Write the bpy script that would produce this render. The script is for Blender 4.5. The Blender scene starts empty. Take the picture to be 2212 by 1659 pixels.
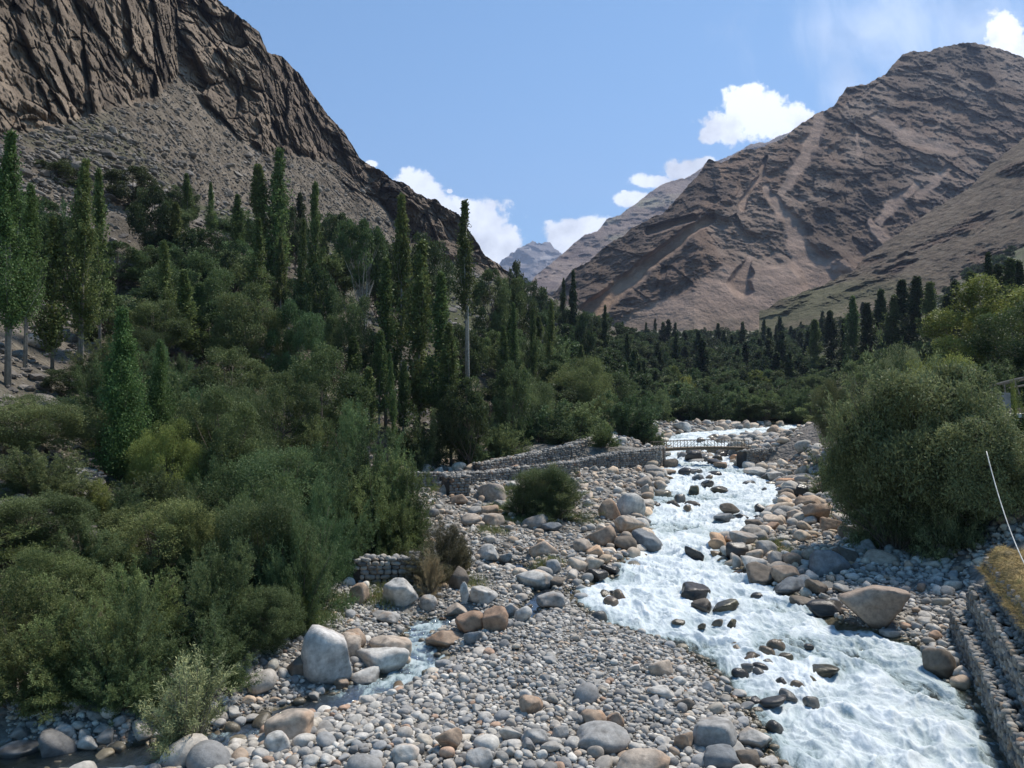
import bpy, math, random
import numpy as np
from mathutils import Vector, Matrix

# ------------------------------------------------------------------ camera, sky, sun, exposure
SC = bpy.context.scene
F = 1736.0; CU, CV = 1106.0, 829.5          # photograph measured on a 2212 x 1659 grid
CAMZ = 6.5
PITCH = math.atan((880 - CV) / F)
cam = bpy.data.cameras.new('camera'); camo = bpy.data.objects.new('camera', cam)
SC.collection.objects.link(camo); SC.camera = camo
camo.location = (0, 0, CAMZ); camo.rotation_euler = (math.pi / 2 + PITCH, 0, 0)
cam.sensor_width = 36; cam.lens = 36 * F / 2212; cam.clip_start = 0.1; cam.clip_end = 30000

SUN_EL, SUN_AZ = math.radians(57), math.radians(52)     # azimuth clockwise from +Y (ahead) to +X (right)
sun = bpy.data.lights.new('sun', 'SUN'); sun.energy = 4.2; sun.angle = math.radians(9.0)
sun.color = (1.0, 0.93, 0.83)
suno = bpy.data.objects.new('sun', sun); SC.collection.objects.link(suno)
sd = Vector((math.cos(SUN_EL) * math.sin(SUN_AZ), math.cos(SUN_EL) * math.cos(SUN_AZ), math.sin(SUN_EL)))
suno.rotation_euler = sd.to_track_quat('Z', 'Y').to_euler(); suno.location = (0, 0, 200)

SC.view_settings.view_transform = 'Standard'
SC.view_settings.look = 'None'; SC.view_settings.gamma = 1.0; SC.view_settings.exposure = 0.62
SC.render.engine = 'CYCLES'
SC.cycles.use_denoising = True
SC.cycles.max_bounces = 5; SC.cycles.diffuse_bounces = 3; SC.cycles.glossy_bounces = 2
SC.cycles.transmission_bounces = 3; SC.cycles.transparent_max_bounces = 8; SC.cycles.volume_bounces = 0
SC.cycles.caustics_reflective = False; SC.cycles.caustics_refractive = False

def nodes(nt):
    def N(t, **kw):
        n = nt.nodes.new(t)
        for k, v in kw.items():
            if k.startswith('i_'):
                key = k[2:]
                key = int(key) if key.isdigit() else key.replace('_', ' ')
                n.inputs[key].default_value = v
            else: setattr(n, k, v)
        return n
    return N, nt.links.new

W_ = bpy.data.worlds.new('World'); SC.world = W_; W_.use_nodes = True
nt = W_.node_tree; nt.nodes.clear(); N, L = nodes(nt)
out = N('ShaderNodeOutputWorld'); bg = N('ShaderNodeBackground'); bg.inputs['Strength'].default_value = 1.0
sky = N('ShaderNodeTexSky', sky_type='NISHITA', sun_disc=False, sun_elevation=SUN_EL, sun_rotation=SUN_AZ,
        altitude=2500, air_density=1.0, dust_density=1.3, ozone_density=2.0)
SKY_STR = 0.122
hsv = N('ShaderNodeHueSaturation'); hsv.inputs['Saturation'].default_value = 1.2; hsv.inputs['Hue'].default_value = 0.488; L(sky.outputs[0], hsv.inputs['Color'])
scl = N('ShaderNodeVectorMath', operation='SCALE'); scl.inputs['Scale'].default_value = SKY_STR
L(hsv.outputs[0], scl.inputs[0])
tc = N('ShaderNodeTexCoord'); sep = N('ShaderNodeSeparateXYZ'); L(tc.outputs['Generated'], sep.inputs[0])
def M(op, a, b=None, clamp=False):
    m = N('ShaderNodeMath', operation=op, use_clamp=clamp)
    for i, x in enumerate((a, b)):
        if x is None: continue
        if isinstance(x, (int, float)): m.inputs[i].default_value = x
        else: L(x, m.inputs[i])
    return m.outputs[0]
# cloud positions as bearings in the sky: east/north and up/north ratios
ysafe = M('MAXIMUM', sep.outputs[1], 0.05)
pa = M('DIVIDE', sep.outputs[0], ysafe); pe = M('DIVIDE', sep.outputs[2], ysafe)
comb = N('ShaderNodeCombineXYZ'); L(pa, comb.inputs[0]); L(pe, comb.inputs[1])
nz = N('ShaderNodeTexNoise', i_Scale=24.0, i_Detail=10.0, i_Roughness=0.66); L(comb.outputs[0], nz.inputs['Vector'])
nz2 = N('ShaderNodeTexNoise', i_Scale=5.0, i_Detail=4.0, i_Roughness=0.5); L(comb.outputs[0], nz2.inputs['Vector'])
def blobs(lst):
    cur = None
    for (u, v, ru, rv) in lst:
        a = (u - CU) / F; e = (880 - v) / F
        sx = M('MULTIPLY', M('SUBTRACT', pa, a), F / ru); sy = M('MULTIPLY', M('SUBTRACT', pe, e), F / rv)
        d = M('SQRT', M('ADD', M('MULTIPLY', sx, sx), M('MULTIPLY', sy, sy)))
        d = M('SUBTRACT', 1.0, d)
        cur = d if cur is None else M('MAXIMUM', cur, d)
    return cur
CL = [(1640, 245, 90, 62), (1575, 268, 75, 45), (1705, 262, 75, 50), (1620, 215, 55, 40), (1540, 285, 40, 30),
      (1480, 365, 75, 32), (1415, 390, 70, 24), (1375, 425, 50, 24), (1530, 350, 40, 22),
      (1040, 480, 85, 60), (1080, 510, 58, 50), (960, 450, 90, 32), (1000, 450, 50, 32), (890, 392, 52, 34), (905, 420, 60, 40), (1055, 550, 60, 60),
      (1235, 500, 60, 34), (1290, 490, 75, 30), (1220, 520, 40, 28),
      (2180, 60, 50, 60), (2200, 100, 60, 45), (800, 350, 24, 12), (970, 410, 7, 5), (1350, 410, 8, 5)]
m0 = blobs(CL)
nn = M('ADD', M('MULTIPLY', M('SUBTRACT', nz.outputs[0], 0.5), 2.3), M('MULTIPLY', M('SUBTRACT', nz2.outputs[0], 0.5), 0.8))
dn = M('ADD', m0, nn)
cl = N('ShaderNodeMapRange', interpolation_type='SMOOTHSTEP'); L(dn, cl.inputs[0])
cl.inputs[1].default_value = 0.0; cl.inputs[2].default_value = 0.30
# wispy cirrus
wm = N('ShaderNodeMapping'); wm.inputs['Scale'].default_value = (3.4, 1.7, 1); wm.inputs['Rotation'].default_value = (0, 0, 0.5)
L(comb.outputs[0], wm.inputs[0])
nw = N('ShaderNodeTexNoise', i_Scale=3.0, i_Detail=10.0, i_Roughness=0.62, i_Distortion=1.2); L(wm.outputs[0], nw.inputs['Vector'])
wb = blobs([(1790, 60, 90, 150), (1840, 170, 110, 150), (1900, 60, 320, 200), (2150, 60, 320, 190)])
wmr = N('ShaderNodeMapRange', interpolation_type='SMOOTHSTEP'); L(M('ADD', M('MULTIPLY', wb, 0.55), M('SUBTRACT', nw.outputs[0], 0.5)), wmr.inputs[0])
wmr.inputs[1].default_value = 0.02; wmr.inputs[2].default_value = 0.7; wmr.inputs[4].default_value = 0.42
allc = M('MAXIMUM', cl.outputs[0], wmr.outputs[0])
front = M('GREATER_THAN', sep.outputs[1], 0.08)
allc = M('MULTIPLY', allc, front, clamp=True)
mix = N('ShaderNodeMix', data_type='RGBA'); L(allc, mix.inputs[0]); L(scl.outputs[0], mix.inputs[6])
nzs = N('ShaderNodeTexNoise', i_Scale=11.0, i_Detail=6.0, i_Roughness=0.6); L(comb.outputs[0], nzs.inputs['Vector'])
cmr = N('ShaderNodeMapRange'); L(nzs.outputs[0], cmr.inputs[0]); cmr.inputs[1].default_value = 0.3; cmr.inputs[2].default_value = 0.55; cmr.inputs[3].default_value = 0.52; cmr.inputs[4].default_value = 1.05
cc = N('ShaderNodeVectorMath', operation='SCALE'); cc.inputs[0].default_value = (1.0, 1.02, 1.05); L(cmr.outputs[0], cc.inputs['Scale']); L(cc.outputs[0], mix.inputs[7])
L(mix.outputs[2], bg.inputs[0]); L(bg.outputs[0], out.inputs[0])

# ------------------------------------------------------------------ numeric helpers
rs = np.random.RandomState(11)
_perm = np.random.RandomState(5).permutation(256); _perm = np.concatenate([_perm, _perm, _perm])
_g = np.random.RandomState(6).normal(size=(256, 3)); _g /= np.linalg.norm(_g, axis=1)[:, None]
_g = _g.astype(np.float32)
def perlin(x, y, z):
    x = np.asarray(x, np.float64); y = np.asarray(y, np.float64) + 0 * x; z = np.asarray(z, np.float64) + 0 * x
    xi = np.floor(x).astype(np.int64); yi = np.floor(y).astype(np.int64); zi = np.floor(z).astype(np.int64)
    xf = (x - xi).astype(np.float32); yf = (y - yi).astype(np.float32); zf = (z - zi).astype(np.float32)
    xi &= 255; yi &= 255; zi &= 255
    f = lambda t: t * t * t * (t * (t * 6 - 15) + 10)
    ux, uy, uz = f(xf), f(yf), f(zf)
    r = 0
    for dx in (0, 1):
        wx = ux if dx else 1 - ux
        px = _perm[(xi + dx) & 255]
        for dy in (0, 1):
            wy = uy if dy else 1 - uy
            py = _perm[px + ((yi + dy) & 255)]
            for dz in (0, 1):
                wz = uz if dz else 1 - uz
                g = _g[_perm[py + ((zi + dz) & 255)]]
                r = r + wx * wy * wz * (g[..., 0] * (xf - dx) + g[..., 1] * (yf - dy) + g[..., 2] * (zf - dz))
    return r * 1.6
def fbm(x, y, z, o=5, gain=0.5, lac=2.03):
    a, s, r = 1.0, 1.0, 0
    for i in range(o):
        r = r + a * perlin(x * s + 17.3 * i, y * s - 9.1 * i, z * s + 3.7 * i); a *= gain; s *= lac
    return r
def ridged(x, y, z, o=5, gain=0.5, lac=2.07):
    a, s, r = 1.0, 1.0, 0
    for i in range(o):
        n = 1 - np.abs(perlin(x * s + 31.3 * i, y * s + 11.1 * i, z * s - 5.7 * i)) * 1.6
        r = r + a * n * n; a *= gain; s *= lac
    return r
def facets(x, y, z, seed=0, tilt=1.0):
    """blocky relief: every cell of broken rock has its own level and tilt"""
    sh = np.shape(x); x, y, z = [np.ravel(q).astype(np.float32) for q in (x, y, z)]
    xi, yi, zi = np.floor(x).astype(np.int64), np.floor(y).astype(np.int64), np.floor(z).astype(np.int64)
    best = np.full(x.shape, 9.0, np.float32); sec = best.copy(); val = np.zeros(x.shape, np.float32)
    tab_ = np.random.RandomState(90 + seed).uniform(0, 1, (256, 7)).astype(np.float32)
    for dx in (-1, 0, 1):
        for dy in (-1, 0, 1):
            for dz in (-1, 0, 1):
                h = _perm[_perm[_perm[(xi + dx) & 255] + ((yi + dy) & 255)] + ((zi + dz) & 255)]
                t = tab_[h]; px, py, pz = xi + dx + t[:, 0] - x, yi + dy + t[:, 1] - y, zi + dz + t[:, 2] - z
                d = px * px + py * py + pz * pz
                v = (t[:, 3] - .5) - tilt * (px * (t[:, 4] - .5) + py * (t[:, 5] - .5) + pz * (t[:, 6] - .5))
                m = d < best; sec = np.where(m, best, np.minimum(sec, d)); val = np.where(m, v, val); best = np.where(m, d, best)
    return val.reshape(sh), (np.sqrt(sec) - np.sqrt(best)).reshape(sh)
def sstep(a, b, x):
    t = np.clip((x - a) / (b - a), 0, 1); return t * t * (3 - 2 * t)
_cp, _sp = math.cos(PITCH), math.sin(PITCH)
def ray(u, v):
    """direction per metre of northing for a bearing given on the photo's grid"""
    a = (np.asarray(u, float) - CU) / F; b = (CV - np.asarray(v, float)) / F
    yv = _cp - _sp * b
    return a / yv, (_sp + _cp * b) / yv
def project(x, y, z):
    dz = z - CAMZ
    d = y * _cp + dz * _sp; h = -y * _sp + dz * _cp
    return CU + F * x / d, CV - F * h / d

# ------------------------------------------------------------------ valley shape
def Wl(y):
    y = np.asarray(y, float)
    b = 0.04 * (y - 14.5)
    t = np.clip(y - 110, 0, 60)
    return b + 0.10 * (t * t / 120 + np.maximum(y - 170, 0))
def v2y(v): return 7.08 / ((v - 880) / F + 0.04)
def tab(rows):
    ys, a = [], []
    for v, u in rows:
        y = v2y(v); ys.append(y); a.append((u - CU) / F * y)
    return ys, a
LB = [(1659, 1690), (1600, 1650), (1560, 1640), (1500, 1600), (1460, 1560), (1420, 1520), (1380, 1440), (1340, 1300), (1300, 1250), (1275, 1235), (1250, 1290), (1240, 1320),
      (1200, 1345), (1170, 1388), (1140, 1385), (1110, 1395), (1075, 1400), (1052, 1420), (1040, 1440), (1028, 1425), (1015, 1425), (1000, 1420), (975, 1422), (960, 1430), (945, 1428), (935, 1480)]
RB = [(1659, 2185), (1600, 2150), (1560, 2125), (1500, 2085), (1460, 2045), (1420, 2010), (1380, 1950), (1340, 1800), (1300, 1740), (1275, 1690),
      (1240, 1610), (1200, 1560), (1170, 1560), (1140, 1640), (1110, 1665), (1075, 1700), (1040, 1690), (1015, 1612), (1000, 1597), (975, 1595), (960, 1640), (945, 1730), (935, 1732)]
ly, lx = tab(LB); ry, rx = tab(RB)
ly = [3, 9] + ly + [107, 120, 140]; lx = [2.8, 3.6] + lx + [32, 46, 62]
ry = [3, 9] + ry + [107, 120, 140]; rx = [6.0, 7.0] + rx + [39, 54, 70]
def XL(y): return np.interp(y, ly, lx)
def XR(y): return np.interp(y, ry, rx)
def XFL(y): return np.interp(y, [3, 15.6, 18, 20.8, 25, 31.6, 40, 50, 58, 66, 80, 107, 150, 250, 400, 600], [-13, -11.4, -7.4, -6.4, -6.3, -6.6, -6.6, -6.5, -4.5, 0, 8, 19.4, 30, 50, 62, 70])
def XFR(y): return np.interp(y, [3, 9, 14.5, 18, 21, 22.1, 23.3, 26, 30, 40, 50, 65, 75, 107, 150, 250, 400, 600], [4.4, 6.85, 9.05, 10.45, 11.6, 12.1, 13.3, 14.4, 15.4, 17.2, 20, 20.5, 25, 41, 60, 95, 130, 160])
SS = [(1010, 1235), (1060, 1225), (1110, 1222), (1180, 1262), (1130, 1335), (1000, 1338), (925, 1345), (890, 1385), (930, 1425), (850, 1465), (720, 1512), (600, 1545), (520, 1585), (400, 1620), (200, 1645), (0, 1648)]
SSW = [.2, .3, .4, .3, .35, .4, .5, .5, .6, .7, .6, .5, .55, .7, .8, .8]
SSW = [q * .78 for q in SSW]
ssx = []; ssy = []
for u, v in SS:
    y = v2y(v); ssy.append(y); ssx.append((u - CU) / F * y)
ssx.append(-15.5); ssy.append(14.0); SSW.append(.7)
def dstream(x, y):
    """distance to the small side stream minus its half width"""
    best = np.full(np.shape(x), 1e9)
    for i in range(len(ssx) - 1):
        ax, ay, bx, by = ssx[i], ssy[i], ssx[i + 1], ssy[i + 1]
        dx, dy = bx - ax, by - ay
        t = np.clip(((x - ax) * dx + (y - ay) * dy) / (dx * dx + dy * dy), 0, 1)
        d = np.hypot(x - ax - t * dx, y - ay - t * dy) - (SSW[i] * (1 - t) + SSW[i + 1] * t)
        best = np.minimum(best, d)
    return best
def H(x, y, noise=True):
    x = np.asarray(x, float); y = np.asarray(y, float) + 0 * x; x = x + 0 * y
    w = Wl(y)
    xl, xr = XL(y), XR(y)
    s = np.maximum(xl - x, x - xr)                       # distance outside the main channel
    far = sstep(125, 150, y)
    s = s * (1 - far) + 3.0 * far
    ch = np.where(s > 0, 0.5 * (1 - np.exp(-s * 0.32)) , np.maximum(s * 0.55, -0.6))
    ds = dstream(x, y)
    cut = np.where(ds > 0, 0.55 * (1 - np.exp(-ds * 0.9)), np.maximum(ds * 0.6, -0.22))
    ch = np.where(s > 0.0, np.minimum(ch, cut), ch)
    # island of boulders upstream of the bridge
    ch = ch + 0.95 * np.exp(-((x - 27.2) / 4.0) ** 2 - ((y - 87) / 5.0) ** 2)
    ch = ch + 0.75 * np.exp(-((x - 15.8) / 1.3) ** 2 - ((y - 68.5) / 2.6) ** 2)
    dl = np.maximum(XFL(y) - x, 0)
    sl = 0.45 - 0.34 * np.exp(-dl / 6.5)
    rise = sl * dl
    dr = np.maximum(x - XFR(y), 0)
    near = 1 - sstep(21, 25, y)
    step = 1.62 * sstep(0.35, 1.0, dr)
    bank = np.minimum(0.5 * dr, 1.3) + np.maximum(np.minimum((dr - 2.6) * 0.5, 1.3), 0)
    gfar = sstep(90, 200, y)
    sr = 0.10 + 0.16 * gfar
    rr = (near * step + (1 - near) * bank) * (1 - gfar) + sr * dr + 0.25 * gfar * np.maximum(dr - 60, 0)
    # terraces carried by the bridge abutments
    tl = sstep(60.9, 61.4, y) * (1 - sstep(68, 85, y)) * (1 - sstep(10.6, 11.2, x)) * sstep(-6, 3, x)
    tr = sstep(61.6, 62.2, y) * (1 - sstep(68, 82, y)) * sstep(18.6, 19.2, x)
    z = w + ch + rise + rr + 1.25 * tl * np.exp(-dl / 4) + 1.15 * tr * np.exp(-dr / 4)
    if noise:
        land = sstep(0.0, 2.0, s)
        hill = sstep(2, 20, dl) + sstep(4, 30, dr) * sstep(30, 60, y)
        z = z + land * 0.10 * fbm(x * 0.45, y * 0.45, 0, 3) + hill * (1.5 * fbm(x * 0.05, y * 0.05, 3, 4) + 0.25 * fbm(x * 0.4, y * 0.4, 7, 3))
    return z
def hit(u, v, y0=8.0, y1=460.0):
    dx, dz = ray(u, v)
    ys = np.exp(np.linspace(math.log(y0), math.log(y1), 900))
    d = CAMZ + dz * ys - H(dx * ys, ys)
    k = np.argmax(d < 0)
    if d[k] >= 0: k = len(ys) - 1
    y = ys[k]
    if k > 0 and d[k - 1] > 0:
        t = d[k - 1] / (d[k - 1] - d[k]); y = ys[k - 1] + t * (ys[k] - ys[k - 1])
    return float(dx * y), float(y), float(H(dx * y, y))

# ------------------------------------------------------------------ mesh helpers
def mesh(name, V, faces, mat=None, col=None, smooth=True, attrs=None):
    """faces: (M,k) int array or a list of such arrays"""
    V = np.asarray(V, np.float32)
    fl = faces if isinstance(faces, list) else [faces]
    fl = [np.asarray(f, np.int32) for f in fl if len(f)]
    me = bpy.data.meshes.new(name)
    me.vertices.add(len(V)); me.vertices.foreach_set('co', V.ravel())
    nl = sum(f.size for f in fl); npoly = sum(len(f) for f in fl)
    me.loops.add(nl); me.polygons.add(npoly)
    me.loops.foreach_set('vertex_index', np.concatenate([f.ravel() for f in fl]))
    tot = np.concatenate([np.full(len(f), f.shape[1], np.int32) for f in fl])
    st = np.concatenate([[0], np.cumsum(tot)[:-1]]).astype(np.int32)
    me.polygons.foreach_set('loop_start', st)
    try: me.polygons.foreach_set('loop_total', tot)
    except Exception: pass
    me.polygons.foreach_set('use_smooth', np.full(npoly, smooth))
    if col is not None:
        col = np.asarray(col, np.float32)
        if col.shape[1] == 3: col = np.concatenate([col, np.ones((len(col), 1), np.float32)], 1)
        a = me.attributes.new('Col', 'FLOAT_COLOR', 'POINT'); a.data.foreach_set('color', col.ravel())
    for k, v in (attrs or {}).items():
        a = me.attributes.new(k, 'FLOAT', 'POINT'); a.data.foreach_set('value', np.asarray(v, np.float32))
    me.update(calc_edges=True); me.validate()
    if mat: me.materials.append(mat)
    return me
def link(o, parent=None):
    SC.collection.objects.link(o)
    if parent: o.parent = parent
    return o
def tag(o, label=None, cat=None, group=None, kind=None):
    if label: o['label'] = label
    if cat: o['category'] = cat
    if group: o['group'] = group
    if kind: o['kind'] = kind
    return o
def obj(name, me, parent=None): return link(bpy.data.objects.new(name, me), parent)
def empty(name, loc, rz=0, sc=(1, 1, 1)):
    o = bpy.data.objects.new(name, None); o.empty_display_size = 0.2
    o.location = loc; o.rotation_euler = (0, 0, rz); o.scale = sc
    return link(o)
def grid_faces(nr, nc):
    i = np.arange(nr - 1)[:, None] * nc + np.arange(nc - 1)[None, :]
    i = i.ravel(); return np.stack([i, i + 1, i + nc + 1, i + nc], 1)
class MB:
    """collects simple shapes into one mesh"""
    def __init__(s): s.V = []; s.Q = []; s.T = []; s.C = []; s.n = 0
    def add(s, V, Q=None, T=None, c=(0.3, 0.3, 0.3)):
        V = np.asarray(V, float); s.V.append(V)
        if Q is not None and len(Q): s.Q.append(np.asarray(Q) + s.n)
        if T is not None and len(T): s.T.append(np.asarray(T) + s.n)
        c = np.asarray(c, float)
        s.C.append(np.tile(c, (len(V), 1)) if c.ndim == 1 else c); s.n += len(V)
    def tube(s, pts, rad, sides=6, c=(0.2, 0.15, 0.1)):
        pts = np.asarray(pts, float); n = len(pts); rad = np.broadcast_to(rad, (n,))
        t = np.gradient(pts, axis=0); t /= np.linalg.norm(t, axis=1)[:, None] + 1e-9
        up = np.where(np.abs(t[:, 2:3]) > 0.9, np.array([[1., 0, 0]]), np.array([[0, 0, 1.]]))
        a = np.cross(t, up); a /= np.linalg.norm(a, axis=1)[:, None]; b = np.cross(t, a)
        th = np.arange(sides) * 2 * math.pi / sides
        V = pts[:, None] + rad[:, None, None] * (np.cos(th)[None, :, None] * a[:, None] + np.sin(th)[None, :, None] * b[:, None])
        V = V.reshape(-1, 3)
        i = np.arange(n - 1)[:, None] * sides + np.arange(sides)[None]; j = np.arange(n - 1)[:, None] * sides + (np.arange(sides)[None] + 1) % sides
        Q = np.stack([i, j, j + sides, i + sides], -1).reshape(-1, 4)
        V = np.concatenate([V, pts[:1], pts[-1:]]); c0 = n * sides
        k = np.arange(sides); k2 = (k + 1) % sides; o = (n - 1) * sides
        T = np.concatenate([np.stack([k2, k, k * 0 + c0], 1), np.stack([o + k, o + k2, k * 0 + c0 + 1], 1)])
        s.add(V, Q, T, c)
    def box(s, c0, size, R=None, c=(0.3, 0.3, 0.3), jit=0.0):
        v = np.array([[x, y, z] for x in (-.5, .5) for y in (-.5, .5) for z in (-.5, .5)]) * np.asarray(size)
        if jit: v = v + rs.uniform(-jit, jit, v.shape)
        if R is not None: v = v @ np.asarray(R).T
        s.add(v + np.asarray(c0), [[0, 1, 3, 2], [4, 6, 7, 5], [0, 4, 5, 1], [2, 3, 7, 6], [0, 2, 6, 4], [1, 5, 7, 3]], None, c)
    def mesh(s, name, mat, smooth=False):
        f = []
        if s.Q: f.append(np.concatenate(s.Q))
        if s.T: f.append(np.concatenate(s.T))
        return mesh(name, np.concatenate(s.V), f, mat, np.concatenate(s.C), smooth)
def icos(sub):
    import bmesh
    bm = bmesh.new(); bmesh.ops.create_icosphere(bm, subdivisions=sub, radius=1.0)
    V = np.array([v.co[:] for v in bm.verts]); T = np.array([[v.index for v in f.verts] for f in bm.faces]); bm.free()
    return V, T
ICO = {k: icos(k) for k in (2, 3, 4, 5)}
def rotm(n, r=rs, tilt=math.pi):
    """n random rotations: heading free, tilt limited"""
    h = r.uniform(0, 2 * math.pi, n); a = r.uniform(-tilt, tilt, n); b = r.uniform(-tilt, tilt, n)
    z = np.zeros(n); o = np.ones(n)
    Rz = np.stack([np.cos(h), -np.sin(h), z, np.sin(h), np.cos(h), z, z, z, o], 1).reshape(-1, 3, 3)
    Rx = np.stack([o, z, z, z, np.cos(a), -np.sin(a), z, np.sin(a), np.cos(a)], 1).reshape(-1, 3, 3)
    Ry = np.stack([np.cos(b), z, np.sin(b), z, o, z, -np.sin(b), z, np.cos(b)], 1).reshape(-1, 3, 3)
    return Rz @ Rx @ Ry

# ------------------------------------------------------------------ materials
def newmat(name):
    m = bpy.data.materials.new(name); m.use_nodes = True; nt = m.node_tree; nt.nodes.clear()
    N, L = nodes(nt); o = N('ShaderNodeOutputMaterial')
    return m, N, L, o
def rock_mat(name, scale=6.0, bump=0.35, bscale=18.0, spec=0.35, contrast=(0.62, 1.3), dist=0.02, vor=0.0, rough=0.85):
    m, N, L, o = newmat(name)
    p = N('ShaderNodeBsdfPrincipled'); at = N('ShaderNodeAttribute', attribute_name='Col')
    geo = N('ShaderNodeNewGeometry')
    n1 = N('ShaderNodeTexNoise', i_Scale=scale, i_Detail=8.0, i_Roughness=0.65); L(geo.outputs['Position'], n1.inputs['Vector'])
    mr = N('ShaderNodeMapRange'); L(n1.outputs[0], mr.inputs[0]); mr.inputs[1].default_value = 0.3; mr.inputs[2].default_value = 0.7
    mr.inputs[3].default_value = contrast[0]; mr.inputs[4].default_value = contrast[1]
    sc = N('ShaderNodeVectorMath', operation='SCALE'); L(at.outputs['Color'], sc.inputs[0]); L(mr.outputs[0], sc.inputs['Scale'])
    L(sc.outputs[0], p.inputs['Base Color'])
    # the alpha of Col is dryness: wet stone is glossier
    mr2 = N('ShaderNodeMapRange'); L(at.outputs['Alpha'], mr2.inputs[0]); mr2.inputs[3].default_value = 0.22; mr2.inputs[4].default_value = rough
    L(mr2.outputs[0], p.inputs['Roughness']); p.inputs['Specular IOR Level'].default_value = spec
    n2 = N('ShaderNodeTexNoise', i_Scale=bscale, i_Detail=9.0, i_Roughness=0.7); L(geo.outputs['Position'], n2.inputs['Vector'])
    b = N('ShaderNodeBump', i_Strength=bump, i_Distance=dist)
    if vor:
        vo = N('ShaderNodeTexVoronoi', i_Scale=vor, feature='F1'); L(geo.outputs['Position'], vo.inputs['Vector'])
        ad = N('ShaderNodeMath', operation='MULTIPLY_ADD'); L(vo.outputs['Distance'], ad.inputs[0]); ad.inputs[1].default_value = -1.2; L(n2.outputs[0], ad.inputs[2])
        L(ad.outputs[0], b.inputs['Height'])
    else: L(n2.outputs[0], b.inputs['Height'])
    L(b.outputs[0], p.inputs['Normal']); L(p.outputs[0], o.inputs[0])
    return m
M_ROCK = rock_mat('river_stone', 7.0, 0.5, 22.0, dist=0.03)
M_WALL = rock_mat('wall_stone', 5.0, 0.6, 16.0, dist=0.03)
M_GROUND = rock_mat('gravel_soil', 1.7, 0.9, 7.0, spec=0.2, contrast=(0.6, 1.35), dist=0.12, vor=4.5, rough=0.95)
M_CLIFF = rock_mat('cliff_rock', 0.14, 1.0, 0.5, spec=0.15, contrast=(0.6, 1.4), dist=1.2, rough=0.95)
M_MOUNT = rock_mat('mountain_rock', 0.05, 1.0, 0.16, spec=0.1, contrast=(0.68, 1.32), dist=3.0, rough=0.95)
M_FAR = rock_mat('far_rock', 0.006, 0.9, 0.03, spec=0.1, contrast=(0.7, 1.3), dist=25.0, rough=0.95)
M_WOOD = rock_mat('weathered_wood', 9.0, 0.4, 30.0, dist=0.01, rough=0.8)
M_BARK = rock_mat('bark', 6.0, 0.6, 25.0, dist=0.01, rough=0.9)
M_STRAW = rock_mat('straw', 3.0, 0.5, 30.0, dist=0.02, rough=0.9, contrast=(0.7, 1.3))

def leaf_mat(name, dark, lite, trans=0.32, rough=0.6, spec=0.2):
    m, N, L, o = newmat(name)
    at = N('ShaderNodeAttribute', attribute_name='tone'); oi = N('ShaderNodeObjectInfo')
    mx = N('ShaderNodeMix', data_type='RGBA'); L(at.outputs['Fac'], mx.inputs[0])
    mx.inputs[6].default_value = (*dark, 1); mx.inputs[7].default_value = (*lite, 1)
    hs = N('ShaderNodeHueSaturation'); L(mx.outputs[2], hs.inputs['Color'])
    r1 = N('ShaderNodeMapRange'); L(oi.outputs['Random'], r1.inputs[0]); r1.inputs[3].default_value = 0.475; r1.inputs[4].default_value = 0.52
    wn = N('ShaderNodeTexWhiteNoise', noise_dimensions='1D'); L(oi.outputs['Random'], wn.inputs['W'])
    r2 = N('ShaderNodeMapRange'); L(wn.outputs['Value'], r2.inputs[0]); r2.inputs[3].default_value = 0.75; r2.inputs[4].default_value = 1.25
    L(r1.outputs[0], hs.inputs['Hue']); L(r2.outputs[0], hs.inputs['Value'])
    p = N('ShaderNodeBsdfPrincipled'); L(hs.outputs[0], p.inputs['Base Color']); p.inputs['Roughness'].default_value = rough
    p.inputs['Specular IOR Level'].default_value = spec
    t = N('ShaderNodeBsdfTranslucent'); L(hs.outputs[0], t.inputs['Color'])
    ms = N('ShaderNodeMixShader'); ms.inputs[0].default_value = trans; L(p.outputs[0], ms.inputs[1]); L(t.outputs[0], ms.inputs[2])
    L(ms.outputs[0], o.inputs[0])
    return m
LEAF = {
    'poplar': leaf_mat('poplar_leaves', (0.057, 0.083, 0.028), (0.208, 0.262, 0.089)),
    'poplar_bright': leaf_mat('young_poplar_leaves', (0.063, 0.106, 0.033), (0.241, 0.349, 0.114)),
    'broad': leaf_mat('broad_leaves', (0.040, 0.064, 0.024), (0.138, 0.186, 0.073)),
    'willow': leaf_mat('willow_leaves', (0.060, 0.091, 0.035), (0.218, 0.267, 0.111)),
    'olive': leaf_mat('olive_green_leaves', (0.072, 0.100, 0.035), (0.241, 0.297, 0.111)),
    'teal': leaf_mat('blue_green_leaves', (0.042, 0.077, 0.031), (0.160, 0.230, 0.094)),
    'yellow': leaf_mat('yellow_green_leaves', (0.099, 0.118, 0.032), (0.349, 0.372, 0.105)),
    'brown': leaf_mat('brownish_leaves', (0.080, 0.076, 0.038), (0.242, 0.222, 0.114), trans=0.15),
    'pink': leaf_mat('seed_heads', (0.188, 0.145, 0.081), (0.594, 0.451, 0.256), trans=0.2),
    'silver': leaf_mat('silver_leaves', (0.085, 0.107, 0.053), (0.395, 0.432, 0.204), trans=0.2, rough=0.6, spec=0.2),
    'grey': leaf_mat('grey_green_leaves', (0.069, 0.089, 0.039), (0.342, 0.366, 0.167)),
    'dark': leaf_mat('dark_leaves', (0.025, 0.040, 0.016), (0.096, 0.133, 0.052)),
    'grass': leaf_mat('grass_blades', (0.100, 0.124, 0.040), (0.347, 0.355, 0.138)),
}

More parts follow.
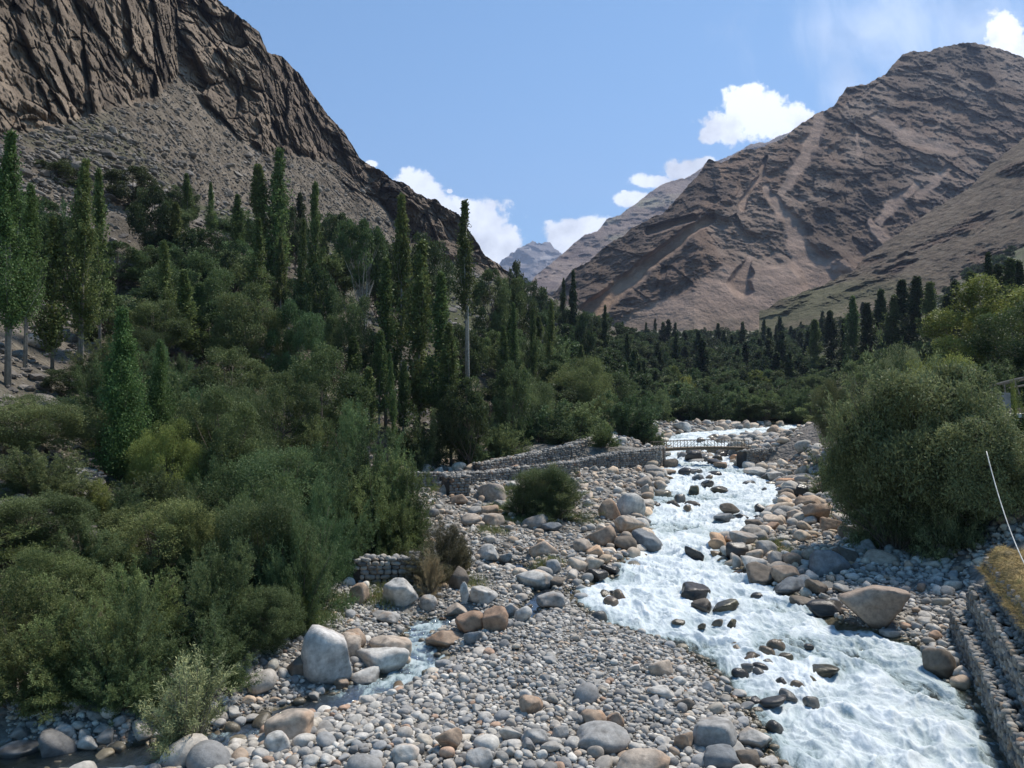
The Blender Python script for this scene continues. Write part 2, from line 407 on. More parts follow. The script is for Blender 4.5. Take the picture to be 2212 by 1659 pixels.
# ------------------------------------------------------------------ ground sheet
def lerpc(a, b, t): return a + (b - a) * t[..., None]
def build_ground():
    nr, nc = 640, 860
    ys = np.exp(np.linspace(math.log(3.0), math.log(520), nr))
    a = np.linspace(-0.98, 1.0, nc)
    Y = ys[:, None] + 0 * a[None]; X = a[None] * (ys[:, None] + 3.0)
    Z = H(X, Y)
    s = np.maximum(XL(Y) - X, X - XR(Y)); dl = np.maximum(XFL(Y) - X, 0); dr = np.maximum(X - XFR(Y), 0)
    n1 = fbm(X * 0.12, Y * 0.12, 1, 4); n2 = fbm(X * 0.9, Y * 0.9, 5, 3)
    gravel = np.array([0.24, 0.225, 0.20]); soil = np.array([0.095, 0.08, 0.06]); grass = np.array([0.095, 0.11, 0.05])
    talus = np.array([0.19, 0.165, 0.14]); wet = np.array([0.10, 0.085, 0.05]); sand = np.array([0.27, 0.25, 0.22])
    C = np.broadcast_to(gravel, X.shape + (3,)).copy()
    hillm = np.clip(sstep(0.3, 2.0, dl) + sstep(1.5, 5, dr) * sstep(22, 30, Y), 0, 1)
    C = lerpc(C, soil, hillm)
    C = lerpc(C, grass, hillm * sstep(0.0, 0.5, n1) * 0.6)
    C = lerpc(C, talus, sstep(36, 60, dl) * sstep(-0.8, 0.2, n1))
    C = lerpc(C, np.array([0.17, 0.15, 0.12]), sstep(6, 14, dl) * (1 - sstep(22, 34, dl)) * (1 - sstep(45, 60, Y)) * 0.8)
    # green fields on the valley floor
    fld = sstep(260, 320, Y) * sstep(-8, 30, X - XFL(Y))
    C = lerpc(C, np.array([0.125, 0.135, 0.07]), fld * sstep(-0.6, 0.3, n1))
    C = lerpc(C, np.array([0.2, 0.17, 0.14]), sstep(0.35, 0.6, n2) * 0.5 * fld)
    C = lerpc(C, np.array([0.07, 0.075, 0.035]), sstep(108, 116, Y) * (1 - sstep(250, 300, Y)) * .9)
    # bare terrace on the right and the spoil slope beside the bridge
    ter = sstep(0.6, 1.4, dr) * (1 - sstep(30, 34, Y)); C = lerpc(C, np.array([0.23, 0.215, 0.19]), ter)
    C = lerpc(C, sand, ter * sstep(26.5, 27.5, Y + 0.5 * n1))
    ramp = np.exp(-((X - 24) / 4.0) ** 2 - ((Y - 64) / 9.0) ** 2); C = lerpc(C, np.array([0.21, 0.19, 0.17]), np.clip(ramp * 1.6, 0, 1))
    under = sstep(0.02, -0.1, Z - Wl(Y) + 0 * X) if False else (Z < Wl(Y) + 0.04)
    C = np.where(under[..., None] & (Y < 120)[..., None], wet, C)
    C = C * (1 + 0.25 * n2[..., None])
    V = np.stack([X, Y, Z], -1).reshape(-1, 3)
    col = np.concatenate([np.clip(C, 0.01, 1).reshape(-1, 3), np.where(under & (Y < 120), 0.3, 1.0).reshape(-1, 1)], 1)
    o = obj('ground', mesh('ground', V, grid_faces(nr, nc), M_GROUND, col)); tag(o, kind='structure')
build_ground()

# ------------------------------------------------------------------ mountains
SURF = {}
def mountain(name, u0, u1, nu, nv, vb, vr, rb, g1, vc=None, g2=None, drop=90, amp=1.0, disp=None, color=None, mat=None, rough=3.0, rsc=0.02, back=0.9):
    us = np.linspace(u0, u1, nu)
    f = lambda tb: np.interp(us, [p[0] for p in tb], [p[1] for p in tb]) if isinstance(tb, list) else np.full(nu, float(tb))
    VB, VR, RB_, G1 = f(vb), f(vr), f(rb), f(g1)
    VR = VR + rough * (fbm(us * rsc, us * 0, 2.2, 5, 0.55) + 0.4 * np.abs(perlin(us * rsc * 6, us * 0 + 4.4, 1.1)))
    VC = f(vc) if vc is not None else VR
    VC = np.maximum(VC, VR)
    tb = ray(us, VB)[1]; zb = CAMZ + tb * RB_
    rows = np.linspace(0, 1, nv)
    V_ = (VB + drop)[None] + (VR - VB - drop)[None] * rows[:, None]
    T = ray(us[None], V_)[1]
    y1 = (zb - G1 * RB_ - CAMZ)[None] / (T - G1[None])
    if vc is not None:
        tc_ = ray(us, VC)[1]; yc = (zb - G1 * RB_ - CAMZ) / (tc_ - G1); zc = CAMZ + tc_ * yc; G2 = f(g2)
        y2 = (zc - G2 * yc - CAMZ)[None] / (T - G2[None])
        k = 1 - sstep(-12, 12, V_ - VC[None]); Yr = y1 * (1 - k) + np.where(V_ < VC[None] + 12, y2, y1) * k
    else: k = np.zeros_like(T); Yr = y1
    A = ray(us[None], V_)[0]
    P = np.stack([A * Yr, Yr, CAMZ + T * Yr], -1)
    tt = np.clip((VB[None] - V_) / (VB - VR)[None], -0.5, 1)
    dsp, C = disp(P, us[None] + 0 * V_, V_, k, tt)
    Y2 = Yr + dsp
    P = np.stack([A * Y2, Y2, CAMZ + T * Y2], -1)
    # far side of the ridge
    top = P[-1]; ext = []
    for q in (0.01, 0.03, 0.07, 0.14, 0.25):
        yy = top[:, 1] * (1 + q); zz = top[:, 2] - back * top[:, 1] * q
        ext.append(np.stack([top[:, 0] * (1 + q), yy, zz], -1))
    P = np.concatenate([P, np.array(ext)]); C = np.concatenate([C, np.repeat(C[-1:], 5, 0)])
    o = obj(name, mesh(name, P.reshape(-1, 3), grid_faces(nv + 5, nu), mat, np.clip(C.reshape(-1, 3), 0.01, 1)))
    SURF[name] = (P[:-5], k)
    tag(o, kind='structure'); return o
def strip(U, V, pts):
    """soft mask of a band given as (u, v, half width)"""
    best = np.full(U.shape, -9.0)
    for (a, b, w0), (c, d, w1) in zip(pts[:-1], pts[1:]):
        t = np.clip(((U - a) * (c - a) + (V - b) * (d - b)) / ((c - a) ** 2 + (d - b) ** 2), 0, 1)
        e = 1 - np.hypot(U - a - t * (c - a), V - b - t * (d - b)) / (w0 + (w1 - w0) * t)
        best = np.maximum(best, e)
    return best
def rgb(*a): return np.array(a)
# the left wall of the valley
_us = np.linspace(-900, 1110, 30)
A_vb = [(-900, 560), (-200, 520), (0, 500), (300, 460), (600, 455), (700, 500), (850, 520), (1000, 575), (1060, 600), (1110, 640)]
A_rb = []
for u in _us:
    vbu = np.interp(u, [p[0] for p in A_vb], [p[1] for p in A_vb])
    A_rb.append((u, hit(u, vbu)[1]))
_r = np.array([p[1] for p in A_rb]); _r = np.convolve(np.pad(_r, 2, 'edge'), np.ones(5) / 5, 'valid'); A_rb = [(p[0], r) for p, r in zip(A_rb, _r)]
print('left foot ranges', [(int(a), int(b)) for a, b in A_rb[10::3]])
def dispA(P, U, V, k, tt):
    x, y, z = P[..., 0], P[..., 1], P[..., 2]
    big = ridged(x * 0.015, y * 0.015, z * 0.009, 3) - 1.0
    med = .6 * ridged(x * 0.05, y * 0.05 + 3, z * 0.022, 4) + .6 * ridged(x * .045 + z * .02, y * .045, z * .05 + 7, 4, .6) - 1.2
    fine = fbm(x * 0.22, y * 0.22, z * 0.15, 5, 0.68)
    wx, wy, wz = x + 4 * perlin(x * .06, y * .06, z * .06), y + 4 * perlin(x * .06 + 9, y * .06, z * .06), z + 5 * perlin(x * .06, y * .06 + 9, z * .06)
    f1, e1 = facets(wx * .085 + wz * .02, wy * .07, wz * .085, 1, 1.5); f2, e2 = facets(wx * .25 + .09 * wz, wy * .22, wz * .27, 2, 1.6)
    bed = ridged(x * 0.05 + z * 0.03, y * 0.05, z * 0.16 + x * 0.03, 4) - 1.0
    talus = 1 - k
    ledge = sstep(640, 760, U) * sstep(300, 380, V)
    right = sstep(470, 640, U)
    rock = np.clip(k + ledge * 0.7 * sstep(-0.2, 0.5, fbm(x * .03, y * .03, z * .03, 3)), 0, 1)
    d = -rock * (4.5 * big + 1.2 * med + 1.6 * bed + 1.5 * fine + 6.0 * f1 + 2.6 * f2 - 1.5 * sstep(.12, 0, e1) - .7 * sstep(.12, 0, e2)) * (y / 200) ** 0.5
    d = d - (1 - rock) * (0.7 * fine + 1.2 * fbm(x * .05, y * .05, z * .05, 3))
    d = d * sstep(-0.05, 0.12, tt)
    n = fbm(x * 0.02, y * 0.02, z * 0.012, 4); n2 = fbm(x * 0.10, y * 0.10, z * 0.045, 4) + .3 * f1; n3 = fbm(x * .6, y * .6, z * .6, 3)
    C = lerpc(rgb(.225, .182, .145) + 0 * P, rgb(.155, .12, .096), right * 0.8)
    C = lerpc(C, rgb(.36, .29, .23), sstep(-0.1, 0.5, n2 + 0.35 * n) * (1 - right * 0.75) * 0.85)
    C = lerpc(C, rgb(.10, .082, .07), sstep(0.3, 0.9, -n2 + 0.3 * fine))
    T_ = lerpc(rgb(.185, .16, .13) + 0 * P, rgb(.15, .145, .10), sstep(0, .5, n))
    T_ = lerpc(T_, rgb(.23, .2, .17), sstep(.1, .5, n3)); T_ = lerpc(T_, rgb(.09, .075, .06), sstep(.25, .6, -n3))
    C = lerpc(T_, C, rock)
    gull = sstep(0, .6, strip(U, V, [(395, 150, 8), (440, 225, 16), (520, 300, 12), (560, 340, 6)]))
    C = lerpc(C, rgb(.27, .235, .2), gull * .8)
    return d, C * rgb(.92, .89, .84)
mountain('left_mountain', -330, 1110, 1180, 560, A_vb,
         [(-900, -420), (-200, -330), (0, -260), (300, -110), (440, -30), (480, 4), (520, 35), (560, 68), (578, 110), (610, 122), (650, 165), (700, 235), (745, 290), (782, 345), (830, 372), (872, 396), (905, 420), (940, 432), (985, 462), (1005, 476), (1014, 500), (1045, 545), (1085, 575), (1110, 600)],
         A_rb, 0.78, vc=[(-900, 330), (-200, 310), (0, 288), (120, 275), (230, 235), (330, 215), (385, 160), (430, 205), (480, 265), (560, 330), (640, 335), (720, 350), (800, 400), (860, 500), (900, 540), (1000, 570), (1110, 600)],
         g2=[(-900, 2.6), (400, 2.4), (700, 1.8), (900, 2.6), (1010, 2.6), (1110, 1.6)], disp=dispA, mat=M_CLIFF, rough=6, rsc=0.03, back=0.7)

# the big brown mountain on the right
FANS = [([(1655, 400, 8), (1700, 470, 22), (1740, 560, 40), (1790, 620, 60)], 1), ([(1530, 470, 10), (1440, 540, 19), (1350, 610, 22), (1270, 680, 26)], 2),
        ([(1890, 250, 8), (1950, 290, 20), (2060, 325, 14)], 0), ([(1770, 250, 16), (1745, 330, 22), (1690, 410, 16)], 0), ([(1500, 470, 10), (1400, 500, 12)], 0), ([(1980, 400, 10), (1930, 440, 24), (1900, 480, 14)], 0), ([(2050, 360, 12), (1990, 420, 16)], 0), ([(1880, 480, 10), (1920, 540, 26), (1860, 600, 22)], 0),
        ([(1620, 560, 10), (1600, 620, 30)], 1), ([(1840, 270, 5), (1860, 330, 8)], 0), ([(1660, 340, 6), (1640, 380, 8), (1600, 450, 9)], 0), ([(2180, 330, 10), (2120, 420, 14), (2060, 460, 8)], 0)]
def dispB(P, U, V, k, tt):
    x, y, z = P[..., 0], P[..., 1], P[..., 2]
    w = fbm(x * .005, y * .005, z * .005, 4) * 55
    q = x * 1.0 - z * 0.8 + w                                # ribs run down to the left
    q2 = x * .95 + z * 0.15 + .6 * w
    big = ridged(q * 0.0042, y * 0.0006, z * 0.0006, 3, .5) + .5 * ridged(q2 * .006, y * .001, z * .001 + 5, 3) - 1.3
    med = ridged(q * 0.014, y * 0.004, z * 0.006, 4) + .7 * ridged(x * .02, y * .02, z * .02, 4, .6) - 1.6
    fine = fbm(x * .05, y * .05, z * .05, 5, 0.65)
    f1, e1 = facets(q * .016, y * .008, (z + x) * .011, 3, 1.6); f2, e2 = facets(x * .045 + .0 * q, y * .03, z * .04, 4, 1.6)
    apron = sstep(600, 680, V - 0.12 * (1800 - U) * 0)        # gentle debris apron at the foot
    apt = np.interp(U, [1290, 1330, 1400, 1480, 1560, 1650, 1740, 1830, 1900, 1960], [720, 690, 650, 612, 575, 552, 548, 560, 590, 620])
    apron = sstep(-8, 26, V - apt + 16 * fbm(U * .012, V * .02, 0, 3))
    fan = np.zeros_like(U); tan = np.zeros_like(U)
    wob = 10 * fbm(U * .02, V * .02, 1.5, 3)
    for pts, kd in FANS:
        e = sstep(0, .55, strip(U + wob, V, pts)); fan = np.maximum(fan, e)
        if kd == 2: tan = np.maximum(tan, e)
    rock = 1 - 0.94 * np.maximum(fan, apron)
    d = -rock * (20 * big + 5.5 * med + 7 * f1 + 3.5 * f2) - (1.0 + 3.0 * rock) * fine
    d = d * sstep(-0.1, 0.15, tt) + 12 * fan * sstep(0, .2, tt)
    n = fbm(x * .006, y * .006, z * .006, 4); n2 = fbm(q * .02, y * .008, z * .008, 4); n3 = fbm(x * .06, y * .06, z * .1, 3)
    C = lerpc(rgb(.195, .140, .108) + 0 * P, rgb(.145, .112, .090), sstep(-.3, .5, n))
    C = lerpc(C, rgb(.24, .195, .165), sstep(.0, .6, n2) * .7)
    C = lerpc(C, rgb(.095, .078, .07), sstep(.1, .7, -n2 + .3 * n3) * .7)
    C = lerpc(C, lerpc(rgb(.35, .27, .225) + 0 * P, rgb(.25, .2, .17), sstep(-.1, .5, n3 + .5 * ridged(q * .05, y * .01, z * .01, 2) - .5)), np.maximum(fan * .9, apron * .9))
    C = lerpc(C, rgb(.42, .30, .215), tan * .85)
    grn = sstep(640, 720, V + 10 * n) * (U < 1650) * .35
    C = lerpc(C, rgb(.17, .155, .11), grn)
    return d, C * rgb(.90, .85, .80)
mountain('right_mountain', 1190, 2480, 1000, 480, [(1190, 790), (1240, 770), (1700, 740), (2212, 700), (2700, 690)],
         [(1190, 640), (1238, 582), (1290, 545), (1330, 520), (1385, 480), (1425, 466), (1480, 412), (1530, 345), (1555, 352), (1600, 322), (1650, 318), (1700, 292), (1760, 246), (1800, 228), (1830, 186), (1870, 186), (1910, 165), (1948, 118), (2000, 112), (2035, 105), (2060, 94), (2090, 90), (2120, 95), (2160, 105), (2212, 122), (2400, 180), (2700, 260)],
         [(1190, 470), (1500, 440), (1800, 470), (2212, 520), (2700, 560)], [(1190, .75), (1300, .80), (1700, .95), (2212, 1.05), (2700, 1.05)], disp=dispB, mat=M_MOUNT, rough=7, rsc=0.02)
# nearer spur on the far right
def dispE(P, U, V, k, tt):
    x, y, z = P[..., 0], P[..., 1], P[..., 2]
    q = x - z * 0.8 + 20 * fbm(x * .01, y * .01, z * .01, 3)
    med = ridged(q * 0.014, y * 0.004, z * 0.004, 4) - 1.0
    fine = fbm(x * .08, y * .08, z * .08, 5, 0.65)
    n = fbm(x * .012, y * .012, z * .012, 4); n2 = fbm(q * .04, y * .03, z * .02, 4); n3 = fbm(x * .3, y * .3, z * .3, 3)
    rock = sstep(-.1, .5, n2)
    f1, e1 = facets(q * .03, y * .02, z * .025, 6, 1.6)
    d = -(5 + 9 * rock) * med - (1.0 + 3.0 * rock) * fine - 5 * rock * f1
    C = lerpc(rgb(.195, .155, .115) + 0 * P, rgb(.13, .09, .07), rock)
    C = lerpc(C, rgb(.08, .066, .058), sstep(.1, .6, n3) * .7)
    C = lerpc(C, rgb(.24, .21, .175), sstep(.2, .5, -n3) * .5)
    C = lerpc(C, rgb(.13, .14, .075), sstep(560, 640, V - (U - 1800) * .05) * sstep(-.4, .3, n) * .7)
    return d * sstep(-.1, .15, tt), C * rgb(.86, .82, .77)
mountain('right_spur', 1640, 2500, 700, 300, [(1640, 690), (1800, 665), (2212, 640), (2700, 640)],
         [(1640, 672), (1690, 645), (1760, 622), (1830, 592), (1880, 545), (1940, 505), (2010, 455), (2090, 410), (2150, 345), (2212, 300), (2400, 180), (2700, 60)],
         [(1640, 400), (2212, 330), (2700, 300)], [(1640, .42), (1800, .5), (2000, .62), (2212, .75), (2700, .95)], disp=dispE, mat=M_MOUNT, rough=5, rsc=0.03)
# the paler slope behind
def dispC(P, U, V, k, tt):
    x, y, z = P[..., 0], P[..., 1], P[..., 2]
    q = x - z * 0.7
    d = -(75 * (ridged(q * .003, y * .001, z * .001, 3) - 1) + 26 * (ridged(q * .011, y * .005, z * .005, 3) - 1) + 9 * fbm(x * .03, y * .03, z * .03, 4, .6))
    n = fbm(q * .005, y * .003, z * .002, 4); n2 = fbm(x * .02, y * .02, z * .02, 3)
    C = lerpc(rgb(.25, .195, .165) + 0 * P, rgb(.28, .26, .18), sstep(0, .5, n)); C = lerpc(C, rgb(.17, .13, .115), sstep(.1, .6, -n2 - .4 * n))
    return d * sstep(0, .2, tt), C
mountain('middle_mountain', 1120, 2100, 620, 260, 660,
         [(1120, 650), (1160, 592), (1200, 560), (1230, 535), (1262, 510), (1290, 500), (1310, 476), (1345, 462), (1372, 440), (1400, 418), (1430, 398), (1460, 388), (1500, 375), (1540, 348), (1580, 335), (1620, 312), (1650, 306), (1700, 288), (1800, 240), (2100, 150)],
         [(1120, 1300), (1600, 1500), (2100, 1600)], [(1120, .42), (1300, .5), (1600, .6), (2100, .8)], disp=dispC, mat=M_FAR, rough=4, rsc=0.03)
def dispD(P, U, V, k, tt):
    x, y, z = P[..., 0], P[..., 1], P[..., 2]
    d = -(260 * (ridged(x * .0016, y * .0008, z * .0005, 4, .55) - 1) + 50 * fbm(x * .008, y * .008, z * .004, 4, .6))
    n = fbm(x * .006, y * .006, z * .003, 4)
    C = lerpc(rgb(.17, .15, .14) + 0 * P, rgb(.34, .31, .29), sstep(.1, .7, n))
    return d * sstep(0, .2, tt), C
mountain('far_peak', 900, 1420, 420, 200, 680, [(900, 640), (1040, 600), (1085, 560), (1105, 548), (1130, 530), (1150, 521), (1168, 524), (1188, 524), (1198, 536), (1214, 548), (1260, 590), (1420, 640)],
         4300, [(900, .5), (1420, .5)], disp=dispD, mat=M_FAR, rough=5, rsc=0.06)

# ------------------------------------------------------------------ haze
def build_haze():
    b = MB(); x0, x1, y0, y1, z0, z1 = -4200, 7500, -60, 9500, -6, 2600
    b.box(((x0 + x1) / 2, (y0 + y1) / 2, (z0 + z1) / 2), (x1 - x0, y1 - y0, z1 - z0))
    m, N, L, o = newmat('haze_air'); v = N('ShaderNodeVolumePrincipled'); v.inputs['Density'].default_value = 0.00010
    v.inputs['Color'].default_value = (0.55, 0.68, 1.0, 1); v.inputs['Anisotropy'].default_value = 0.2
    L(v.outputs[0], o.inputs['Volume'])
    ob = obj('haze', b.mesh('haze', m)); tag(ob, kind='stuff')
    m.volume_intersection_method = 'FAST' if hasattr(m, 'volume_intersection_method') else 0
HAZE = True
if HAZE: build_haze()

# ------------------------------------------------------------------ river water
RIVROCKS = []       # filled by the boulder table: (x, y, radius)
def water_mat():
    m, N, L, o = newmat('river_water')
    at = N('ShaderNodeAttribute', attribute_name='foam'); geo = N('ShaderNodeNewGeometry')
    mp = N('ShaderNodeMapping'); mp.inputs['Scale'].default_value = (1.0, 0.34, 1.0); L(geo.outputs['Position'], mp.inputs[0])
    n1 = N('ShaderNodeTexNoise', i_Scale=3.2, i_Detail=9.0, i_Roughness=0.72, i_Distortion=0.8); L(mp.outputs[0], n1.inputs['Vector'])
    n2 = N('ShaderNodeTexNoise', i_Scale=14.0, i_Detail=8.0, i_Roughness=0.75); L(mp.outputs[0], n2.inputs['Vector'])
    a1 = N('ShaderNodeMath', operation='MULTIPLY_ADD'); L(n1.outputs[0], a1.inputs[0]); a1.inputs[1].default_value = 1.5; a1.inputs[2].default_value = -0.75
    a2 = N('ShaderNodeMath', operation='MULTIPLY_ADD'); L(n2.outputs[0], a2.inputs[0]); a2.inputs[1].default_value = 0.4; a2.inputs[2].default_value = -0.2
    s = N('ShaderNodeMath', operation='ADD'); L(a1.outputs[0], s.inputs[0]); L(a2.outputs[0], s.inputs[1])
    s2 = N('ShaderNodeMath', operation='ADD'); L(s.outputs[0], s2.inputs[0]); L(at.outputs['Fac'], s2.inputs[1])
    mr = N('ShaderNodeMapRange', interpolation_type='SMOOTHSTEP'); L(s2.outputs[0], mr.inputs[0]); mr.inputs[1].default_value = 0.12; mr.inputs[2].default_value = 0.52
    foam = N('ShaderNodeBsdfPrincipled'); foam.inputs['Base Color'].default_value = (0.72, 0.80, 0.84, 1); foam.inputs['Roughness'].default_value = 0.55
    cr = N('ShaderNodeValToRGB'); L(s2.outputs[0], cr.inputs[0])
    cr.color_ramp.elements[0].position = 0.35; cr.color_ramp.elements[0].color = (0.27, 0.36, 0.375, 1)
    cr.color_ramp.elements[1].position = 1.0; cr.color_ramp.elements[1].color = (0.72, 0.775, 0.795, 1)
    L(cr.outputs[0], foam.inputs['Base Color'])
    foam.inputs['Specular IOR Level'].default_value = 0.4
    tr = N('ShaderNodeBsdfTransparent'); tr.inputs[0].default_value = (0.62, 0.74, 0.70, 1)
    gl = N('ShaderNodeBsdfGlossy'); gl.inputs['Roughness'].default_value = 0.08; gl.inputs['Color'].default_value = (0.55, 0.58, 0.6, 1)
    body = N('ShaderNodeBsdfDiffuse'); body.inputs[0].default_value = (0.11, 0.12, 0.085, 1)
    mb = N('ShaderNodeMixShader'); mb.inputs[0].default_value = 0.22; L(tr.outputs[0], mb.inputs[1]); L(body.outputs[0], mb.inputs[2])
    fr = N('ShaderNodeFresnel'); fr.inputs[0].default_value = 1.33
    mw = N('ShaderNodeMixShader'); L(fr.outputs[0], mw.inputs[0]); L(mb.outputs[0], mw.inputs[1]); L(gl.outputs[0], mw.inputs[2])
    mf = N('ShaderNodeMixShader'); L(mr.outputs[0], mf.inputs[0]); L(mw.outputs[0], mf.inputs[1]); L(foam.outputs[0], mf.inputs[2])
    ns = N('ShaderNodeMath', operation='MULTIPLY_ADD'); L(n1.outputs[0], ns.inputs[0]); ns.inputs[1].default_value = 1.6; L(n2.outputs[0], ns.inputs[2])
    b = N('ShaderNodeBump', i_Strength=0.55, i_Distance=0.06); L(ns.outputs[0], b.inputs['Height'])
    for q in (foam, gl, fr): L(b.outputs[0], q.inputs['Normal'])
    L(mf.outputs[0], o.inputs[0]); return m
M_WATER = water_mat()
def build_river():
    nr, nc = 1150, 330
    ys = np.exp(np.linspace(math.log(7.5), math.log(150), nr)); t = np.linspace(0, 1, nc)
    xl, xr = XL(ys) - 2.6, XR(ys) + 1.2
    X = xl[:, None] + (xr - xl)[:, None] * t[None]; Y = ys[:, None] + 0 * X
    s = np.minimum(X - XL(Y), XR(Y) - X)          # distance inside the channel
    core = sstep(-0.35, .6, s)
    # waves: standing hummocks across the flow, chop, fine texture
    wx, wy = X + 0.5 * fbm(X * .5, Y * .5, 0, 2), Y + 0.7 * fbm(X * .4, Y * .4, 5, 2)
    a = ridged(wx * 0.6, wy * 0.55, 0, 3, .55) - 1.0
    b = ridged(wx * 1.8, wy * 1.35, 3, 3, .6) - 1.0
    c = fbm(wx * 6, wy * 4, 1, 3, .6)
    Z = Wl(Y) + core * (0.17 * a + 0.06 * b + 0.018 * c) + (1 - core) * 0.008 * c + 0.05 * core
    hump = np.zeros_like(X)
    for (rx_, ry_, rr_) in RIVROCKS:
        m = (np.abs(X - rx_) < rr_ * 3) & (np.abs(Y - ry_) < rr_ * 3.5)
        if not m.any(): continue
        dx, dy = (X[m] - rx_) / rr_, (Y[m] - ry_) / rr_
        up = np.exp(-(dx / 1.1) ** 2 - ((dy - 1.0) / .8) ** 2); dn_ = np.exp(-(dx / 1.2) ** 2 - ((dy + 1.3) / 1.0) ** 2)
        hump[m] += 0.25 * rr_ * up - 0.18 * rr_ * dn_
        core[m] = np.clip(core[m] + 0.3 * (up + dn_), 0, 1.3) - .28 * np.exp(-(dx / .8) ** 2 - ((dy - .4) / .6) ** 2)
    Z = Z + np.clip(hump, -.15, .3)
    foam = 0.78 * core + 0.22 * np.clip(a + .5 * b, -1.2, .8) * core + 0.10
    # slack, clear water along the near gravel bar
    slack = sstep(26, 22, Y) * sstep(1.3, 0.3, s) * sstep(10, 0, X)
    foam = foam - 0.30 * slack
    calm = fbm(X * .22, Y * .18, 9, 3); foam = foam - 0.36 * sstep(.05, .55, calm) * core - .12 * sstep(.1, .6, fbm(X * .9, Y * .45, 4, 3)) * core
    dark = np.exp(-((X - 8.6) / 1.5) ** 2 - ((Y - 24.5) / 1.6) ** 2); foam = foam - .25 * dark
    shore = sstep(-.2, .35, XR(Y) - X); foam = foam * (0.35 + 0.65 * shore)
    V = np.stack([X, Y, Z], -1).reshape(-1, 3)
    o = obj('river', mesh('river', V, grid_faces(nr, nc), M_WATER, attrs={'foam': foam.ravel()})); tag(o, kind='structure')
def build_stream():
    # narrow side channel, following its bed
    px, py = np.array(ssx), np.array(ssy); seg = np.concatenate([[0], np.cumsum(np.hypot(np.diff(px), np.diff(py)))])
    n = 620; t = np.linspace(0, seg[-1], n); cx, cy = np.interp(t, seg, px), np.interp(t, seg, py); w = np.interp(t, seg, SSW) + 0.75
    k = np.ones(25) / 25; cx = np.convolve(np.pad(cx, 12, 'edge'), k, 'valid'); cy = np.convolve(np.pad(cy, 12, 'edge'), k, 'valid')
    tx, ty = np.gradient(cx), np.gradient(cy); l = np.hypot(tx, ty); nx, ny = -ty / l, tx / l
    q = np.linspace(-1, 1, 46)
    X = cx[:, None] + nx[:, None] * w[:, None] * q; Y = cy[:, None] + ny[:, None] * w[:, None] * q
    a = ridged(X * 1.8, Y * 1.8, 2, 3, .6) - 1; c = fbm(X * 7, Y * 7, 3, 3)
    fast = np.interp(t, seg, [.05, .05, .05, .1, .15, .35, .8, .7, .95, .8, .3, .15, .6, .15, .0, .0, .0])[:, None]
    inn = sstep(1.0, .35, np.abs(q))[None]
    Z = Wl(Y) + 0.015 + fast * inn * (0.05 * a + 0.02 * c) + .006 * c
    foam = fast * inn * (0.62 + .35 * a) - .1 + 0.0 * Y
    o = obj('stream', mesh('stream', np.stack([X, Y, Z], -1).reshape(-1, 3), grid_faces(n, 46), M_WATER, attrs={'foam': foam.ravel()})); tag(o, kind='structure')

# ------------------------------------------------------------------ stones
COLS = {'g': (.33, .32, .30), 'lg': (.48, .46, .42), 'd': (.055, .05, .045), 't': (.36, .265, .19), 'b': (.17, .14, .11), 'w': (.5, .48, .45),
        'o': (.33, .22, .15), 'm': (.13, .115, .07), 'bg': (.2, .21, .215), 'lt': (.42, .35, .28)}
def unit_(v): return v / (np.linalg.norm(v, axis=-1, keepdims=True) + 1e-9)
def cobble_cloud(P, S, r, sub=2, cols=None, wet=None, ang=.35):
    """rounded stones as one point set: positions (n,3), diameters (n,)"""
    V0, T0 = ICO[sub]; n = len(P); nv = len(V0)
    ax = np.stack([np.ones(n), r.uniform(.62, .95, n), r.uniform(.45, .8, n)], 1) * (S / 2)[:, None] * 1.12
    K = r.normal(size=(n, 3, 3)) * 1.5; ph = r.uniform(0, 6.28, (n, 3))
    f = 1 + 0.075 * np.sin(np.einsum('vk,njk->nvj', V0, K) + ph[:, None]).sum(-1)
    # flatten towards a rounded box for some stones
    pw = r.uniform(.75, 1.0, n)[:, None, None]
    B = np.sign(V0)[None] * np.abs(V0)[None] ** pw
    V = B * f[..., None]
    na = np.where(r.uniform(size=n) < ang)[0]
    if len(na):
        Kn = unit_(r.normal(size=(len(na), 11, 3))); dk = r.uniform(.55, .95, (len(na), 11)).astype(np.float32)
        qq = np.einsum('vk,njk->nvj', V0, Kn).astype(np.float32); qq = np.where(qq > .08, dk[:, None] / np.maximum(qq, .08), 9.0)
        rad = (qq ** -9.0).sum(-1) ** (-1 / 9.0); V[na] = V0[None] * (np.minimum(rad, 1.3) * f[na] ** .5 * 1.12)[..., None]
    V = V * ax[:, None]
    R = rotm(n, r, .45); V = np.einsum('nij,nvj->nvi', R, V) + P[:, None]
    T = (T0[None] + (np.arange(n) * nv)[:, None, None]).reshape(-1, 3)
    if cols is None: cols = stone_cols(n, r)
    C = np.repeat(cols[:, None], nv, 1)
    w = np.ones(n) if wet is None else wet
    C = np.concatenate([C, np.repeat(w[:, None, None], nv, 1)], -1)
    return V, T, C, V0
_pal = np.array([(.27, .265, .26), (.34, .33, .32), (.22, .225, .235), (.40, .39, .375), (.30, .28, .26), (.34, .27, .215), (.17, .17, .175), (.30, .21, .16), (.38, .35, .31), (.245, .24, .225)])
_pw = np.array([.22, .22, .12, .15, .12, .045, .06, .015, .05, .03]); _pw = _pw / _pw.sum()
def stone_cols(n, r, mul=1.0):
    k = r.choice(len(_pal), n, p=_pw); return _pal[k] * np.array([1.44, 1.39, 1.28]) * r.uniform(.72, 1.2, (n, 1)) * mul
